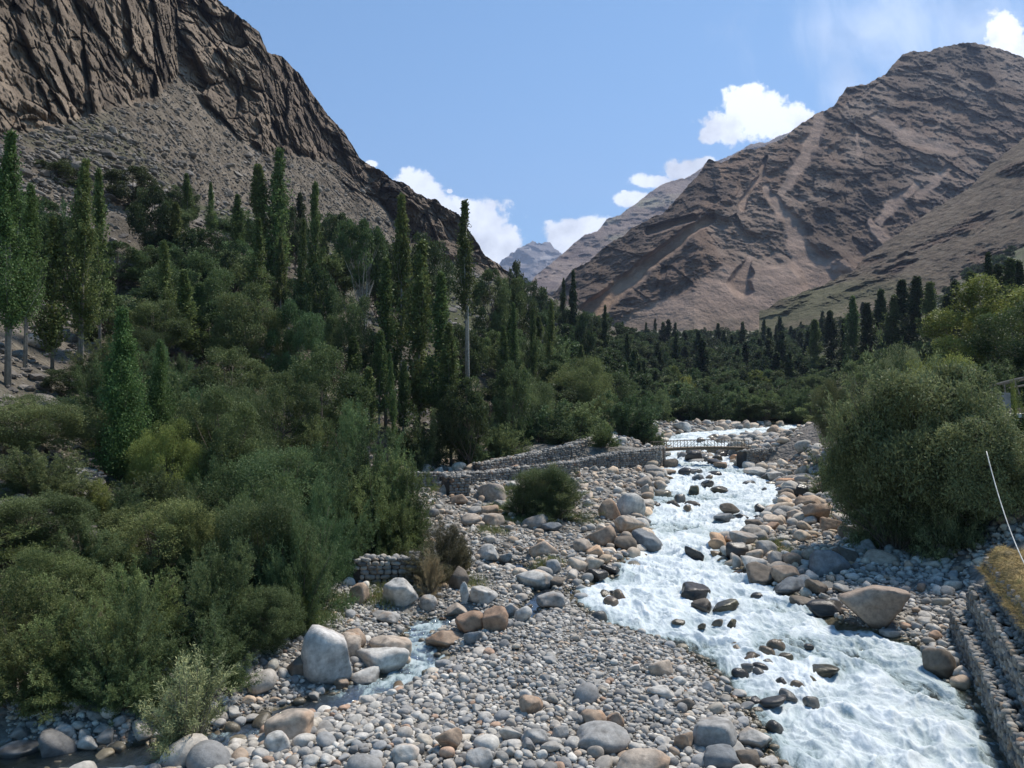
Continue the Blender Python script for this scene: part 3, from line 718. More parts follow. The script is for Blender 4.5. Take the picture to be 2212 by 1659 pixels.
def boulder(dims, kind, r, sub=4):
    V0, T0 = ICO[sub]
    if kind == 'round':
        npl = 9; nn_ = unit_(r.normal(size=(npl, 3))); qq = V0 @ nn_.T; qq = np.where(qq > .1, r.uniform(.72, 1.05, npl) / np.maximum(qq, .1), 9.); fl = np.minimum((qq ** -9.).sum(1) ** (-1 / 9.), 1.15)
        K = r.normal(size=(4, 3)) * 1.6; ph = r.uniform(0, 6.28, 4)
        f = 1 + .055 * np.sin(V0 @ K.T + ph).sum(1)
        V = np.sign(V0) * np.abs(V0) ** .86 * (f * fl)[:, None]
    else:
        npl = 11 if kind == 'blocky' else 16
        n = r.normal(size=(npl, 3)); n /= np.linalg.norm(n, axis=1)[:, None]
        d = r.uniform(.52, .97, npl)
        q = V0 @ n.T; q = np.where(q > .05, d / np.maximum(q, .05), 9.0)
        p = 40.0 if kind == 'blocky' else 14.0
        rad = (q ** -p).sum(1) ** (-1 / p)
        V = V0 * np.minimum(rad, 1.35)[:, None]
    o = r.uniform(0, 50, 3)
    f = 1 + .045 * fbm(V[:, 0] * 2 + o[0], V[:, 1] * 2 + o[1], V[:, 2] * 2 + o[2], 4, .55)
    V = V * f[:, None]
    lo, hi = V.min(0), V.max(0); V = (V - (lo + hi) / 2) / (hi - lo)      # unit box
    return V * np.asarray(dims), T0
def add_boulder(u, v, w, h, col, kind='soft', label=None, seed=0, group=None, sink=.22, depth=None, y=None, name='boulder', lift=0.0, tw=0, heel=0.0, wetline=False):
    """u, v: centre of the stone's foot on the photo grid, w/h its size there in grid units"""
    r = np.random.RandomState(seed + 101)
    if y is None: x, y, z = hit(u, v)
    else: x = ray(u, v)[0] * y; z = float(H(x, y))
    wl = float(Wl(y))
    z = max(z, wl - .12)
    k = y / F; W = w * k; Hh = h * k
    D = depth * W if depth else W * r.uniform(.7, .95)
    Hf = Hh * (1 + sink)
    V, T = boulder((W, D, Hf), kind, r)
    a = tw + r.uniform(-.25, .25); ca, sa = math.cos(a), math.sin(a)
    V = V @ np.array([[ca, sa, 0], [-sa, ca, 0], [0, 0, 1]])
    if heel:
        ch_, sh_ = math.cos(heel), math.sin(heel); V = V @ np.array([[ch_, 0, sh_], [0, 1, 0], [-sh_, 0, ch_]]).T
    yc = y + D * .3
    base = np.array(COLS[col]) if isinstance(col, str) else np.array(col)
    q = fbm(V[:, 0] * 1.3 / W * 2 + seed, V[:, 1] / W * 2, V[:, 2] * 2.5 / W, 4)
    C = base[None] * (1 + .22 * q)[:, None]
    if col in ('g', 'lg', 't', 'lt', 'w'):
        C = lerpc(C, base * np.array([1.15, .88, .68]), sstep(.25, .7, fbm(V[:, 0] / W * 1.5, V[:, 1] / W * 1.5, seed + 3.3, 3)) * .6)
        C = lerpc(C, np.array([.1, .095, .085]) + 0 * C, sstep(.3, .65, fbm(V[:, 0] / W * 4, V[:, 1] / W * 4, V[:, 2] / W * 4 + seed, 3)) * .45)
    zc = z + lift + Hf / 2 - Hh * sink
    al = np.full(len(V), .1 if col in ('d', 'm') else 1.0)
    low = 1 - sstep(wl + .10, wl + .22, V[:, 2] + zc + .05 * q)          # wet, darker waterline
    C = C * (1 - .6 * low)[:, None]; al = al * (1 - low * .9)
    me = mesh(name, V - np.array([0, 0, -Hf / 2 + Hh * sink]), T, M_ROCK, np.concatenate([np.clip(C, .01, 1), al[:, None]], 1))
    ob = obj(name, me); ob.location = (x, yc, z + lift)
    tag(ob, label, 'boulder', group)
    BOULD.append((x, yc, max(W, D) / 2))
    return ob
BOULD = []
# foot u, foot v, width, height, colour, shape, label, extras
B = [
 (695, 1482, 112, 122, 'w', 'blocky', 'huge pale angular boulder standing at the edge of the left bushes', dict(depth=.8, heel=-.12)),
 (640, 1462, 50, 40, 'b', 'blocky', 'dark stone half hidden in the bush left of the huge pale angular boulder', {}),
 (818, 1452, 120, 46, 'lg', 'soft', 'flat light grey boulder with a ridge, beside the small stream rapid', {}),
 (838, 1425, 95, 44, 'lt', 'round', 'smooth tan boulder lying above the flat light grey boulder', dict(heel=.2)),
 (752, 1420, 52, 46, 'lt', 'soft', 'upright tan stone right behind the huge pale angular boulder', {}),
 (765, 1398, 46, 36, 't', 'round', 'pinkish round stone among cobbles behind the huge pale angular boulder', {}),
 (785, 1482, 66, 34, 'lg', 'soft', 'small grey boulder in the stream in front of the flat light grey boulder', {}),
 (735, 1490, 34, 24, 't', 'round', 'small tan stone wedged at the foot of the huge pale angular boulder', {}),
 (862, 1316, 78, 64, 'lg', 'blocky', 'pale wedge shaped boulder below the short dry stone wall', dict(depth=.7)),
 (773, 1305, 44, 44, 't', 'round', 'brown rounded boulder under the short dry stone wall', {}),
 (776, 1250, 42, 24, 'g', 'round', 'grey boulder at the left foot of the short dry stone wall', {}),
 (990, 1276, 44, 50, 'b', 'soft', 'brown grey upright boulder right of the pinkish seed shrub', {}),
 (1003, 1304, 20, 46, 'lg', 'blocky', 'thin pale slab standing on edge beside the brown grey upright boulder', {}),
 (1045, 1304, 62, 36, 'lg', 'soft', 'light grey boulder right of the thin standing slab', {}),
 (985, 1330, 50, 24, 'lt', 'soft', 'low tan boulder just below the thin standing slab', {}),
 (1013, 1368, 64, 44, 'o', 'round', 'orange brown boulder, the left one of the touching pair by the stream', {}),
 (1070, 1364, 56, 50, 'o', 'round', 'orange pink boulder, the right one of the touching pair by the stream', {}),
 (958, 1400, 86, 32, 't', 'soft', 'yellowish flat wet boulder in the stream left of the orange pair', {}),
 (1022, 1390, 44, 26, 'bg', 'soft', 'dark blue grey stone below the orange pair', {}),
 (925, 1318, 40, 30, 'g', 'round', 'grey boulder at the bend above the white stream riffle', {}),
 (830, 1346, 64, 20, 'g', 'soft', 'long low grey stone left of the white stream riffle', {}),
 (1190, 1312, 62, 30, 'g', 'round', 'smooth grey boulder on the gravel between stream and river', {}),
 (1155, 1275, 78, 38, 'lg', 'soft', 'broad light boulder at the outlet above the still pool', {}),
 (1195, 1270, 52, 20, 'b', 'soft', 'brown slab leaning on the broad light boulder at the pool', {}),
 (1130, 1345, 40, 34, 'lg', 'round', 'pale rounded boulder right of the orange pair', {}),
 (1105, 1335, 38, 30, 'lg', 'soft', 'pale angular stone between the orange pair and the smooth grey boulder', {}),
 (1175, 1200, 64, 30, 'lt', 'soft', 'cream square topped boulder on the upper gravel patch', dict(depth=.6)),
 (1195, 1240, 34, 30, 'g', 'round', 'grey boulder below the cream square topped boulder', {}),
 (1088, 1220, 34, 26, 'g', 'soft', 'grey boulder beside the small pool near the dark tamarisk', {}),
 (1055, 1212, 48, 34, 'lg', 'soft', 'light boulder right of the dark tamarisk', {}),
 (1155, 1142, 64, 26, 'g', 'soft', 'slanting grey slab in front of the round green bush', dict(heel=-.25)),
 (1190, 1150, 50, 20, 'bg', 'soft', 'blue grey low stone right of the slanting slab', {}),
 (1060, 1082, 70, 38, 'lt', 'soft', 'largest cream boulder in the dry channel left of the round green bush', {}),
 (975, 1072, 52, 38, 'lt', 'soft', 'cream boulder in front of the ruined stone pier', {}),
 (990, 1090, 40, 22, 't', 'soft', 'tan boulder at the foot of the ruined stone pier', {}),
 (1065, 1137, 50, 26, 'lt', 'round', 'cream boulder low in the dry channel, right one of three', {}),
 (1018, 1135, 46, 24, 'lt', 'round', 'cream boulder low in the dry channel, middle one of three', {}),
 (1055, 1112, 44, 20, 't', 'round', 'tan rounded boulder behind the cream boulders of the dry channel', {}),
 (1082, 1100, 40, 20, 'g', 'soft', 'grey boulder beside the left edge of the round green bush', {}),
 (1366, 1120, 62, 54, 'lg', 'round', 'big smooth grey boulder at the left edge of the river', dict(heel=.3)),
 (1315, 1122, 44, 42, 't', 'round', 'orange tan boulder leaning beside the big smooth grey river boulder', dict(heel=-.4)),
 (1342, 1116, 20, 22, 'lg', 'round', 'small pale stone between the orange tan and the big smooth grey boulder', {}),
 (1365, 1166, 72, 34, 'lt', 'soft', 'flat tan boulder perched on dark stones at the left river edge', dict(lift=.35)),
 (1300, 1178, 66, 42, 't', 'blocky', 'angular orange tan boulder at the left river edge', {}),
 (1352, 1190, 52, 30, 'b', 'round', 'dark brown boulder under the flat tan boulder', {}),
 (1398, 1200, 70, 44, 'bg', 'blocky', 'shiny wet grey boulder jutting into the rapids', {}),
 (1335, 1150, 44, 20, 'g', 'round', 'grey rounded stone above the angular orange tan boulder', {}),
 (1290, 1258, 54, 28, 'd', 'blocky', 'dark wet angular boulder splashed by the river below the shiny one', {}),
 (1320, 1240, 44, 18, 'd', 'soft', 'black stone at the water beside the splashed dark boulder', {}),
 (1263, 1195, 46, 28, 'lt', 'soft', 'tan boulder left of the angular orange tan boulder', {}),
 (1502, 1238, 42, 30, 'd', 'soft', 'dark round boulder alone in mid river', {}),
 (1505, 1334, 76, 34, 'd', 'round', 'shiny black boulder in the middle of the near rapids', dict(heel=.1)),
 (1518, 1356, 44, 26, 'b', 'soft', 'brown wet stone just below the shiny black boulder', {}),
 (1572, 1358, 60, 20, 'm', 'soft', 'pointed olive brown stone right of the shiny black boulder', dict(heel=-.2)),
 (1784, 1512, 70, 26, 'm', 'round', 'smooth dark oval boulder in the near rapids', {}),
 (1586, 1402, 30, 26, 'm', 'blocky', 'small pointed brown stone at the bar edge in the rapids', {}),
 (2040, 1466, 66, 62, 'b', 'round', 'rounded wet boulder against the stepped stone wall', dict(sink=.3)),
 (1900, 1355, 148, 76, (.30, .235, .185), 'blocky', 'largest brown boulder overhanging the right edge of the river', dict(depth=.7, lift=.12)),
 (1790, 1330, 90, 30, 'd', 'blocky', 'black wet ledge stone left of the largest brown boulder', {}),
 (1800, 1240, 90, 50, 'bg', 'soft', 'big smooth blue grey boulder on the right bank', {}),
 (1655, 1266, 76, 46, 'b', 'blocky', 'dark pointed boulder at the right river edge', {}),
 (1700, 1262, 60, 38, 't', 'soft', 'tan boulder just right of the dark pointed boulder', {}),
 (1712, 1280, 70, 28, 'bg', 'soft', 'blue grey slab at the right river edge', {}),
 (1768, 1285, 52, 34, 'b', 'soft', 'brown angular boulder right of the blue grey slab', {}),
 (1740, 1318, 56, 26, 'b', 'soft', 'wet brown boulder at the waterline below the blue grey slab', {}),
 (1716, 1222, 44, 26, 't', 'round', 'tan rounded boulder left of the big blue grey boulder', {}),
 (1660, 1203, 44, 34, 'g', 'round', 'grey boulder by a small green tuft on the right bank', {}),
 (1610, 1190, 60, 24, 'g', 'soft', 'grey boulder on top of the right bank point in the river', dict(lift=.3)),
 (1592, 1205, 52, 32, 'd', 'round', 'dark brown boulder at the right bank point in the river', {}),
 (1635, 1150, 46, 26, 'b', 'round', 'brown grey boulder at the right edge above the bank point', {}),
 (1770, 1130, 62, 42, 't', 'blocky', 'large orange tan boulder on the right bank', {}),
 (1725, 1128, 44, 26, 'lt', 'soft', 'tan boulder left of the large orange tan boulder', {}),
 (1800, 1148, 50, 30, 't', 'soft', 'tan boulder right of the large orange tan boulder', {}),
 (1750, 1098, 60, 26, 't', 'soft', 'orange tan boulder behind the large orange tan one', {}),
 (1690, 1128, 44, 28, 'g', 'soft', 'grey boulder at the waterline left of the orange tan boulders', {}),
 (1650, 1120, 36, 26, 'd', 'soft', 'dark stone in the water left of the right bank boulders', {}),
 (1848, 1165, 66, 30, 'b', 'soft', 'brown flat boulder under the big willow', {}),
 (1872, 1195, 44, 30, 'g', 'soft', 'grey boulder in the shade of the big willow', {}),
 (1835, 1215, 54, 34, 'b', 'soft', 'brown boulder behind the big blue grey boulder', {}),
 (1447, 1022, 40, 22, 'b', 'round', 'dark boulder in the water at the left bridge abutment', {}),
 (1438, 1030, 54, 14, 'lt', 'soft', 'pale flat slab at the foot of the left bridge abutment', {}),
 (1500, 1003, 38, 26, 'd', 'round', 'leftmost dark boulder of the pile under the bridge', {}),
 (1565, 992, 28, 16, 'b', 'round', 'brown boulder at the right end of the pile under the bridge', {}),
 (1550, 1020, 38, 16, 'd', 'soft', 'dark low stone in the river below the bridge', {}),
 (1557, 1028, 30, 16, 'o', 'blocky', 'reddish brown stone in the river below the bridge', {}),
 (1511, 1055, 28, 16, 'bg', 'blocky', 'blue grey pointed stone in the upper rapids', {}),
 (1500, 1088, 24, 22, 'm', 'round', 'olive round stone in the upper rapids', {}),
 (1578, 1138, 42, 22, 'b', 'soft', 'brown stone on the flat stone in the rapids', dict(lift=.2)),
 (1572, 1152, 54, 20, 'bg', 'soft', 'flat grey stone in the rapids under the brown stone', {}),
 (1458, 1116, 30, 16, 'b', 'soft', 'left brown stone of the small group in mid rapids', {}),
 (1495, 1116, 36, 14, 'b', 'soft', 'right low stone of the small group in mid rapids', {}),
 (1735, 1072, 30, 26, 'd', 'soft', 'dark upright stone in the water near the right bank', {}),
 (1705, 1082, 40, 26, 'b', 'soft', 'brown wet boulder near the right bank upstream of the orange tan boulders', {}),
 (1640, 1030, 60, 20, 'lg', 'round', 'pale long boulder at the foot of the right bridge abutment', {}),
 (1680, 1042, 40, 24, 'lg', 'soft', 'grey brown boulder right of the pale long boulder', {}),
 (617, 1606, 106, 62, 'lt', 'round', 'big cream and tan boulder at the left end of the gravel bar', {}),
 (594, 1628, 56, 42, 'lg', 'round', 'rounded cream boulder in front of the big cream and tan one', {}),
 (1305, 1628, 118, 50, 'g', 'round', 'long grey boulder with a pale vein near the bottom edge', {}),
 (1210, 1600, 40, 28, 'g', 'soft', 'grey boulder in the gravel left of the long veined boulder', {}),
 (1160, 1612, 52, 30, 'g', 'soft', 'angular grey stone in the bar near the bottom edge', {}),
 (968, 1625, 60, 46, 't', 'soft', 'pinkish tan boulder in the near gravel', {}),
 (1150, 1545, 54, 34, 't', 'soft', 'pink brown boulder in the middle of the gravel bar', {}),
 (1545, 1625, 104, 58, 'g', 'soft', 'large grey boulder near the lower right end of the bar', {}),
 (1560, 1665, 80, 44, 'bg', 'round', 'grey pointed cobble boulder at the bottom edge below the large grey one', {}),
 (1640, 1622, 80, 36, 'lg', 'blocky', 'pale flat angular stone at the water end of the bar', dict(heel=.25)),
 (1480, 1620, 44, 36, 't', 'blocky', 'square orange tan stone beside the large grey boulder', {}),
 (1390, 1690, 120, 54, 'lt', 'round', 'large smooth tan boulder cut by the bottom edge', {}),
 (1284, 1580, 56, 40, 't', 'round', 'brownish round boulder above the long veined boulder', {}),
 (1330, 1575, 40, 34, 't', 'round', 'pinkish boulder right of the brownish round boulder', {}),
 (877, 1655, 56, 40, 'lg', 'round', 'white grey oval cobble boulder near the bottom edge', {}),
 (1035, 1665, 60, 40, 'g', 'soft', 'grey notched boulder near the bottom edge', {}),
 (1428, 1462, 60, 32, 'lt', 'soft', 'flat tan stone in the upper right of the bar', {}),
 (1618, 1660, 56, 34, 'b', 'soft', 'dark brown wet boulder at the bottom water edge of the bar', {}),
 (1430, 1510, 60, 22, 'lg', 'round', 'long white stone lying in the right half of the bar', {}),
 (1480, 1535, 44, 24, 'b', 'soft', 'brown grey stone right of the long white stone', {}),
 (716, 524, 28, 22, 'w', 'blocky', 'lone bright white boulder on the scree above the left trees', dict(name='white_boulder')),
 (1475, 935, 40, 24, 'lg', 'soft', 'large pale slab by the river above the bridge', {}),
 (60, 745, 46, 26, 'lt', 'soft', 'biggest pale boulder of the stony slope between the left poplars', {}),
 (30, 1655, 90, 34, 'g', 'round', 'broad grey stone in the stream at the lower left corner', {}),
 (135, 1600, 46, 30, 'lg', 'round', 'pale rounded stone on the gravel under the lower left bushes', {}),
]
for i, (u, v, w, h, c, kd, lab, ex) in enumerate(B):
    o = add_boulder(u, v, w, h, c, kd, lab, seed=i * 7, **ex)
    if XL(o.location.y) - .3 < o.location.x < XR(o.location.y) + .3 and o.location.y < 110:
        RIVROCKS.append((o.location.x, o.location.y, max(o.dimensions.x, .3) / 2))
BOULD_A = np.array(BOULD)

def pack(cand, size, fill=.84):
    """greedy packing of discs, biggest first; cand (n,2), size (n,) diameters"""
    order = np.argsort(-size); cell = {}; cs = .45; keep = []
    for i in order:
        x, y = cand[i]; rr = size[i] / 2; R_ = int(math.ceil((rr + 1.0 if rr > .3 else rr + .55) / cs)); cx, cy = int(x // cs), int(y // cs); ok = True
        for a in range(cx - R_, cx + R_ + 1):
            for b in range(cy - R_, cy + R_ + 1):
                for (px, py, pr) in cell.get((a, b), ()):
                    if (px - x) ** 2 + (py - y) ** 2 < (fill * (pr + rr)) ** 2: ok = False; break
                if not ok: break
            if not ok: break
        if ok: cell.setdefault((cx, cy), []).append((x, y, rr)); keep.append(i)
    return np.array(keep, int)
def free_of_boulders(P, pad=.75):
    ok = np.ones(len(P), bool)
    for x, y, r_ in BOULD_A: ok &= (P[:, 0] - x) ** 2 + (P[:, 1] - y) ** 2 > (r_ * pad) ** 2
    return ok
def stones():
    r = np.random.RandomState(77)
    groups = []
    # candidates all over the stony ground, density falling with distance
    n = 150000
    y = np.exp(r.uniform(math.log(11.5), math.log(112), n)); x = r.uniform(-.62, .64, n) * y
    s = np.maximum(XL(y) - x, x - XR(y)); dl = XFL(y) - x; dr = x - XFR(y)
    dens = np.clip(.9 - .0 * y, 0, 1)
    ok = (s > -0.8) & (dl < 1.6) & (dr < np.where(y < 22.6, -.25, .3)) | ((s > -.8) & (dr < 2.5) & (dr > 0) & (y > 26) & (y < 80))
    ok &= ~((y > 60.4) & (y < 62.6) & (x < 12.5)) & ~((y > 61) & (y < 63) & (x > 18)) 
    ok |= (((x - 27.2) / 6.0) ** 2 + ((y - 87) / 8.0) ** 2 < 1) | (((x - 15.8) / 1.6) ** 2 + ((y - 68.5) / 3.2) ** 2 < 1)
    ok &= (y < 27) | (r.uniform(size=n) < .9)
    x, y, s = x[ok], y[ok], s[ok]; n = len(x)
    med = np.where(y < 26, .145, .145 + (y - 26) * .0052)
    bar = (y < 25) & (x > -5)
    right = x > XR(y)
    size = np.exp(r.normal(np.log(med), np.where(bar, .42, .62))) * np.where(bar, .55, .46)
    size = size * np.where(right & (y < 80), 1.5, 1.0) * (1 + 1.3 * np.exp(-np.maximum(s, 0) / 1.0) * (y > 27))
    size = size * (1 + .3 * np.exp(-((y - 14.0) / 2.2) ** 2))
    ds = dstream(x, y); size = size * (1 + .15 * np.exp(-np.abs(ds - .2) / .5))
    island = (((x - 27.2) / 6.0) ** 2 + ((y - 87) / 8.0) ** 2 < 1) | (((x - 15.8) / 1.6) ** 2 + ((y - 68.5) / 3.2) ** 2 < 1)
    size = np.where(island, size * 1.9, size)
    size = np.clip(size, .055, .7 + .006 * y)
    far_keep = size > y * .0021
    x, y, s, size, ds = x[far_keep], y[far_keep], s[far_keep], size[far_keep], ds[far_keep]
    P = np.stack([x, y], 1); ok = free_of_boulders(P); P, s, size, ds = P[ok], s[ok], size[ok], ds[ok]
    inw = (s < 0) | (ds < 0)
    ok = ~(inw & (size < .16)) & ~((s < -.35) & (r.uniform(size=len(s)) > .25)); P, s, size, ds = P[ok], s[ok], size[ok], ds[ok]
    k = pack(P, size, .80); P, s, size, ds = P[k], s[k], size[k], ds[k]
    print('stones kept', len(P))
    z = H(P[:, 0], P[:, 1]); P3 = np.stack([P[:, 0], P[:, 1], z + size * r.uniform(.08, .30, len(size))], 1)
    wl = Wl(P[:, 1]); above = P3[:, 2] + size * .2 - wl
    wet = np.where(above < .10, .05, 1.0)
    cols = stone_cols(len(P), r)
    warm = ((P[:, 1] > 28) & (r.uniform(size=len(P)) < .35)); cols[warm] = cols[warm] * np.array([1.12, .98, .85])
    cols = np.where((wet < .5)[:, None], cols * np.array([.42, .38, .30]), cols)
    inf = np.abs(P[:, 0] / P[:, 1]) < .645
    vis = inf & (P[:, 1] > 14.2)
    app = np.where(vis, size / P[:, 1], 0)
    bar = (P[:, 1] < 26.5) & (P[:, 0] > -7) & (P[:, 0] < XL(P[:, 1]) + 1.0)
    def individuals(mask, label, group, name, nmax, sub):
        idx = np.where(mask)[0]; idx = idx[np.argsort(-app[idx])][:nmax]
        V, T, C, V0 = cobble_cloud(P3[idx], size[idx], r, sub, cols[idx], wet[idx], .25 if name == 'cobble' else .75)
        nv = len(V0); T0 = ICO[sub][1]
        for j, i in enumerate(idx):
            me = mesh(name, V[j] - P3[i], T0, M_ROCK, C[j]); o = obj(name, me); o.location = P3[i]; tag(o, label, 'cobble' if name == 'cobble' else 'boulder', group)
        return idx
    used = np.zeros(len(P), bool)
    used[individuals(bar & vis, 'rounded river cobble lying loose on the near gravel bar', 'cobbles on the near gravel bar', 'cobble', 300, 4)] = True
    oth = ~bar & vis & ~used
    rb = P[:, 0] > XR(P[:, 1])
    used[individuals(oth & rb, 'rounded grey brown stone lying on the right bank of the river', 'stones on the right river bank', 'bank_stone', 105, 3)] = True
    used[individuals(oth & ~rb & ~used & (P[:, 1] < 60), 'rounded grey stone lying on the left bank of the river', 'stones on the left river bank', 'bank_stone', 110, 3)] = True
    used[individuals(oth & ~used & (P[:, 1] > 60), 'rounded pale stone beside the river near or beyond the footbridge', 'stones around the upper river', 'bank_stone', 80, 3)] = True
    rest = np.where(~used & (size > y_min_px(P[:, 1])))[0]
    near = rest[P[rest, 1] < 23]; far = rest[P[rest, 1] >= 23]
    Vs, Ts, Cs, off = [], [], [], 0
    for idx, sub in ((near, 3), (far, 2)):
        V, T, C, V0 = cobble_cloud(P3[idx], size[idx], r, sub, cols[idx], wet[idx], .25 if sub == 3 else .7)
        Vs.append(V.reshape(-1, 3)); Ts.append(T + off); Cs.append(C.reshape(-1, 4)); off += V.shape[0] * V.shape[1]
    # pebbles filling the gaps
    n = 42000; y = np.exp(r.uniform(math.log(12), math.log(34), n)); x = r.uniform(-.62, .6, n) * y
    s2 = np.maximum(XL(y) - x, x - XR(y)); ok = (s2 > .15) & (XFL(y) - x < .6) & (x - XFR(y) < -.1) & (dstream(x, y) > .05); x, y = x[ok], y[ok]
    sz = np.clip(np.exp(r.normal(math.log(.055), .35, len(x))), .03, .12) * (1 + np.maximum(y - 20, 0) * .03)
    PP = np.stack([x, y, H(x, y) + sz * .25], 1)
    V, T, C, V0 = cobble_cloud(PP, sz, r, 2, stone_cols(len(x), r, .95))
    Vs.append(V.reshape(-1, 3)); Ts.append(T + off); Cs.append(C.reshape(-1, 4)); off += V.shape[0] * V.shape[1]
    o = obj('gravel', mesh('gravel', np.concatenate(Vs), np.concatenate(Ts), M_ROCK, np.concatenate(Cs))); tag(o, kind='stuff')
def y_min_px(y): return y * 0.0016
def rapids_stones():
    r = np.random.RandomState(31); P = []; S = []; C = []
    def put(x, y, sz, c):
        for (a, b, q), q2 in zip(P, S):
            if (a - x) ** 2 + (b - y) ** 2 < (.42 * (sz + q2)) ** 2: return
        if ((BOULD_A[:, 0] - x) ** 2 + (BOULD_A[:, 1] - y) ** 2 < (BOULD_A[:, 2] * .8) ** 2).any(): return
        P.append((x, y, float(Wl(y)) + sz * r.uniform(-.12, .12))); S.append(sz); C.append(c)
    for u0, v0, su, sv, n, lo, hi in ((1690, 1455, 50, 22, 10, .22, .5), (1720, 1550, 50, 26, 9, .25, .5), (1630, 1490, 34, 30, 14, .2, .42), (1480, 1392, 60, 8, 6, .2, .4), (1310, 1330, 40, 10, 12, .25, .5),
            (1480, 1112, 40, 10, 5, .4, .9), (1560, 1075, 80, 12, 4, .4, 1.0), (1610, 1140, 40, 20, 4, .4, .9), (1500, 1045, 60, 10, 4, .4, 1.1), (1535, 992, 30, 8, 12, .6, 1.3), (1440, 1200, 60, 30, 1, .35, .7), (1600, 1320, 60, 30, 2, .3, .5), (1580, 960, 60, 8, 10, .6, 1.4), (1650, 1060, 40, 10, 5, .5, 1.0)):
        for k in range(n):
            x, y, z = hit(u0 + r.normal() * su * .6, v0 + r.normal() * sv * .6)
            if XL(y) - .3 < x < XR(y): put(x, y, r.uniform(lo, hi), rgb(*[(.09, .075, .05), (.06, .055, .05), (.15, .115, .08), (.12, .115, .105)][r.randint(4)]))
    P_, S_ = np.array(P), np.array(S)
    V, T, Cc, V0 = cobble_cloud(P_, S_, r, 3, np.array(C), np.full(len(P_), .05), .7)
    for j in range(len(P_)):
        o = obj('river_stone', mesh('river_stone', V[j] - P_[j], ICO[3][1], M_ROCK, Cc[j])); o.location = P_[j]
        tag(o, 'wet dark stone breaking the surface of the rapids', 'boulder', 'stones breaking the surface of the rapids'); RIVROCKS.append((P_[j][0], P_[j][1], S_[j] / 2))
rapids_stones()
stones()

def slope_stones():
    """scree blocks lying on the slopes: too many to count"""
    r = np.random.RandomState(5)
    n = 26000; y = np.exp(r.uniform(math.log(22), math.log(330), n)); x = r.uniform(-.66, .05, n) * y
    dl = XFL(y) - x; ok = (dl > 3) & (r.uniform(size=n) < np.where(y > 110, .9, .5)); x, y = x[ok], y[ok]
    z = H(x, y); sz = np.exp(r.normal(np.log(.22 + y * .0028), .5, len(x)))
    PA, kA = SURF['left_mountain']; i = r.randint(60, PA.shape[0] - 5, 34000); j = r.randint(30, PA.shape[1] - 60, 34000)
    okk = kA[i, j] < .3; PA = PA[i[okk], j[okk]]; x = np.concatenate([x, PA[:, 0]]); y = np.concatenate([y, PA[:, 1]]); z = np.concatenate([z, PA[:, 2]])
    sz = np.concatenate([sz, np.exp(r.normal(np.log(.36), .6, len(PA)))])
    sz = np.clip(sz, .1, 4.0)
    V0, T0 = ICO[2]; n = len(x); K = r.normal(size=(n, 5, 3)); K /= np.linalg.norm(K, axis=2)[..., None]
    q = np.einsum('vk,njk->nvj', V0, K); q = np.where(q > .05, .7 / np.maximum(q, .05), 9.).min(-1)
    V = V0[None] * np.minimum(q, 1.2)[..., None] * (sz[:, None] * r.uniform(.5, 1, (n, 3)) * np.array([1, .8, .5]))[:, None] * .6
    V = np.einsum('nij,nvj->nvi', rotm(n, r, .5), V) + np.stack([x, y, z + sz * .08], 1)[:, None]
    T = (T0[None] + (np.arange(n) * len(V0))[:, None, None]).reshape(-1, 3)
    c = rgb(.17, .15, .13)[None] * r.uniform(.6, 1.5, (n, 1)); C = np.repeat(c[:, None], len(V0), 1).reshape(-1, 3)
    o = obj('scree', mesh('scree', V.reshape(-1, 3), T, M_ROCK, C, smooth=False)); tag(o, kind='stuff')
slope_stones()
build_river(); build_stream()

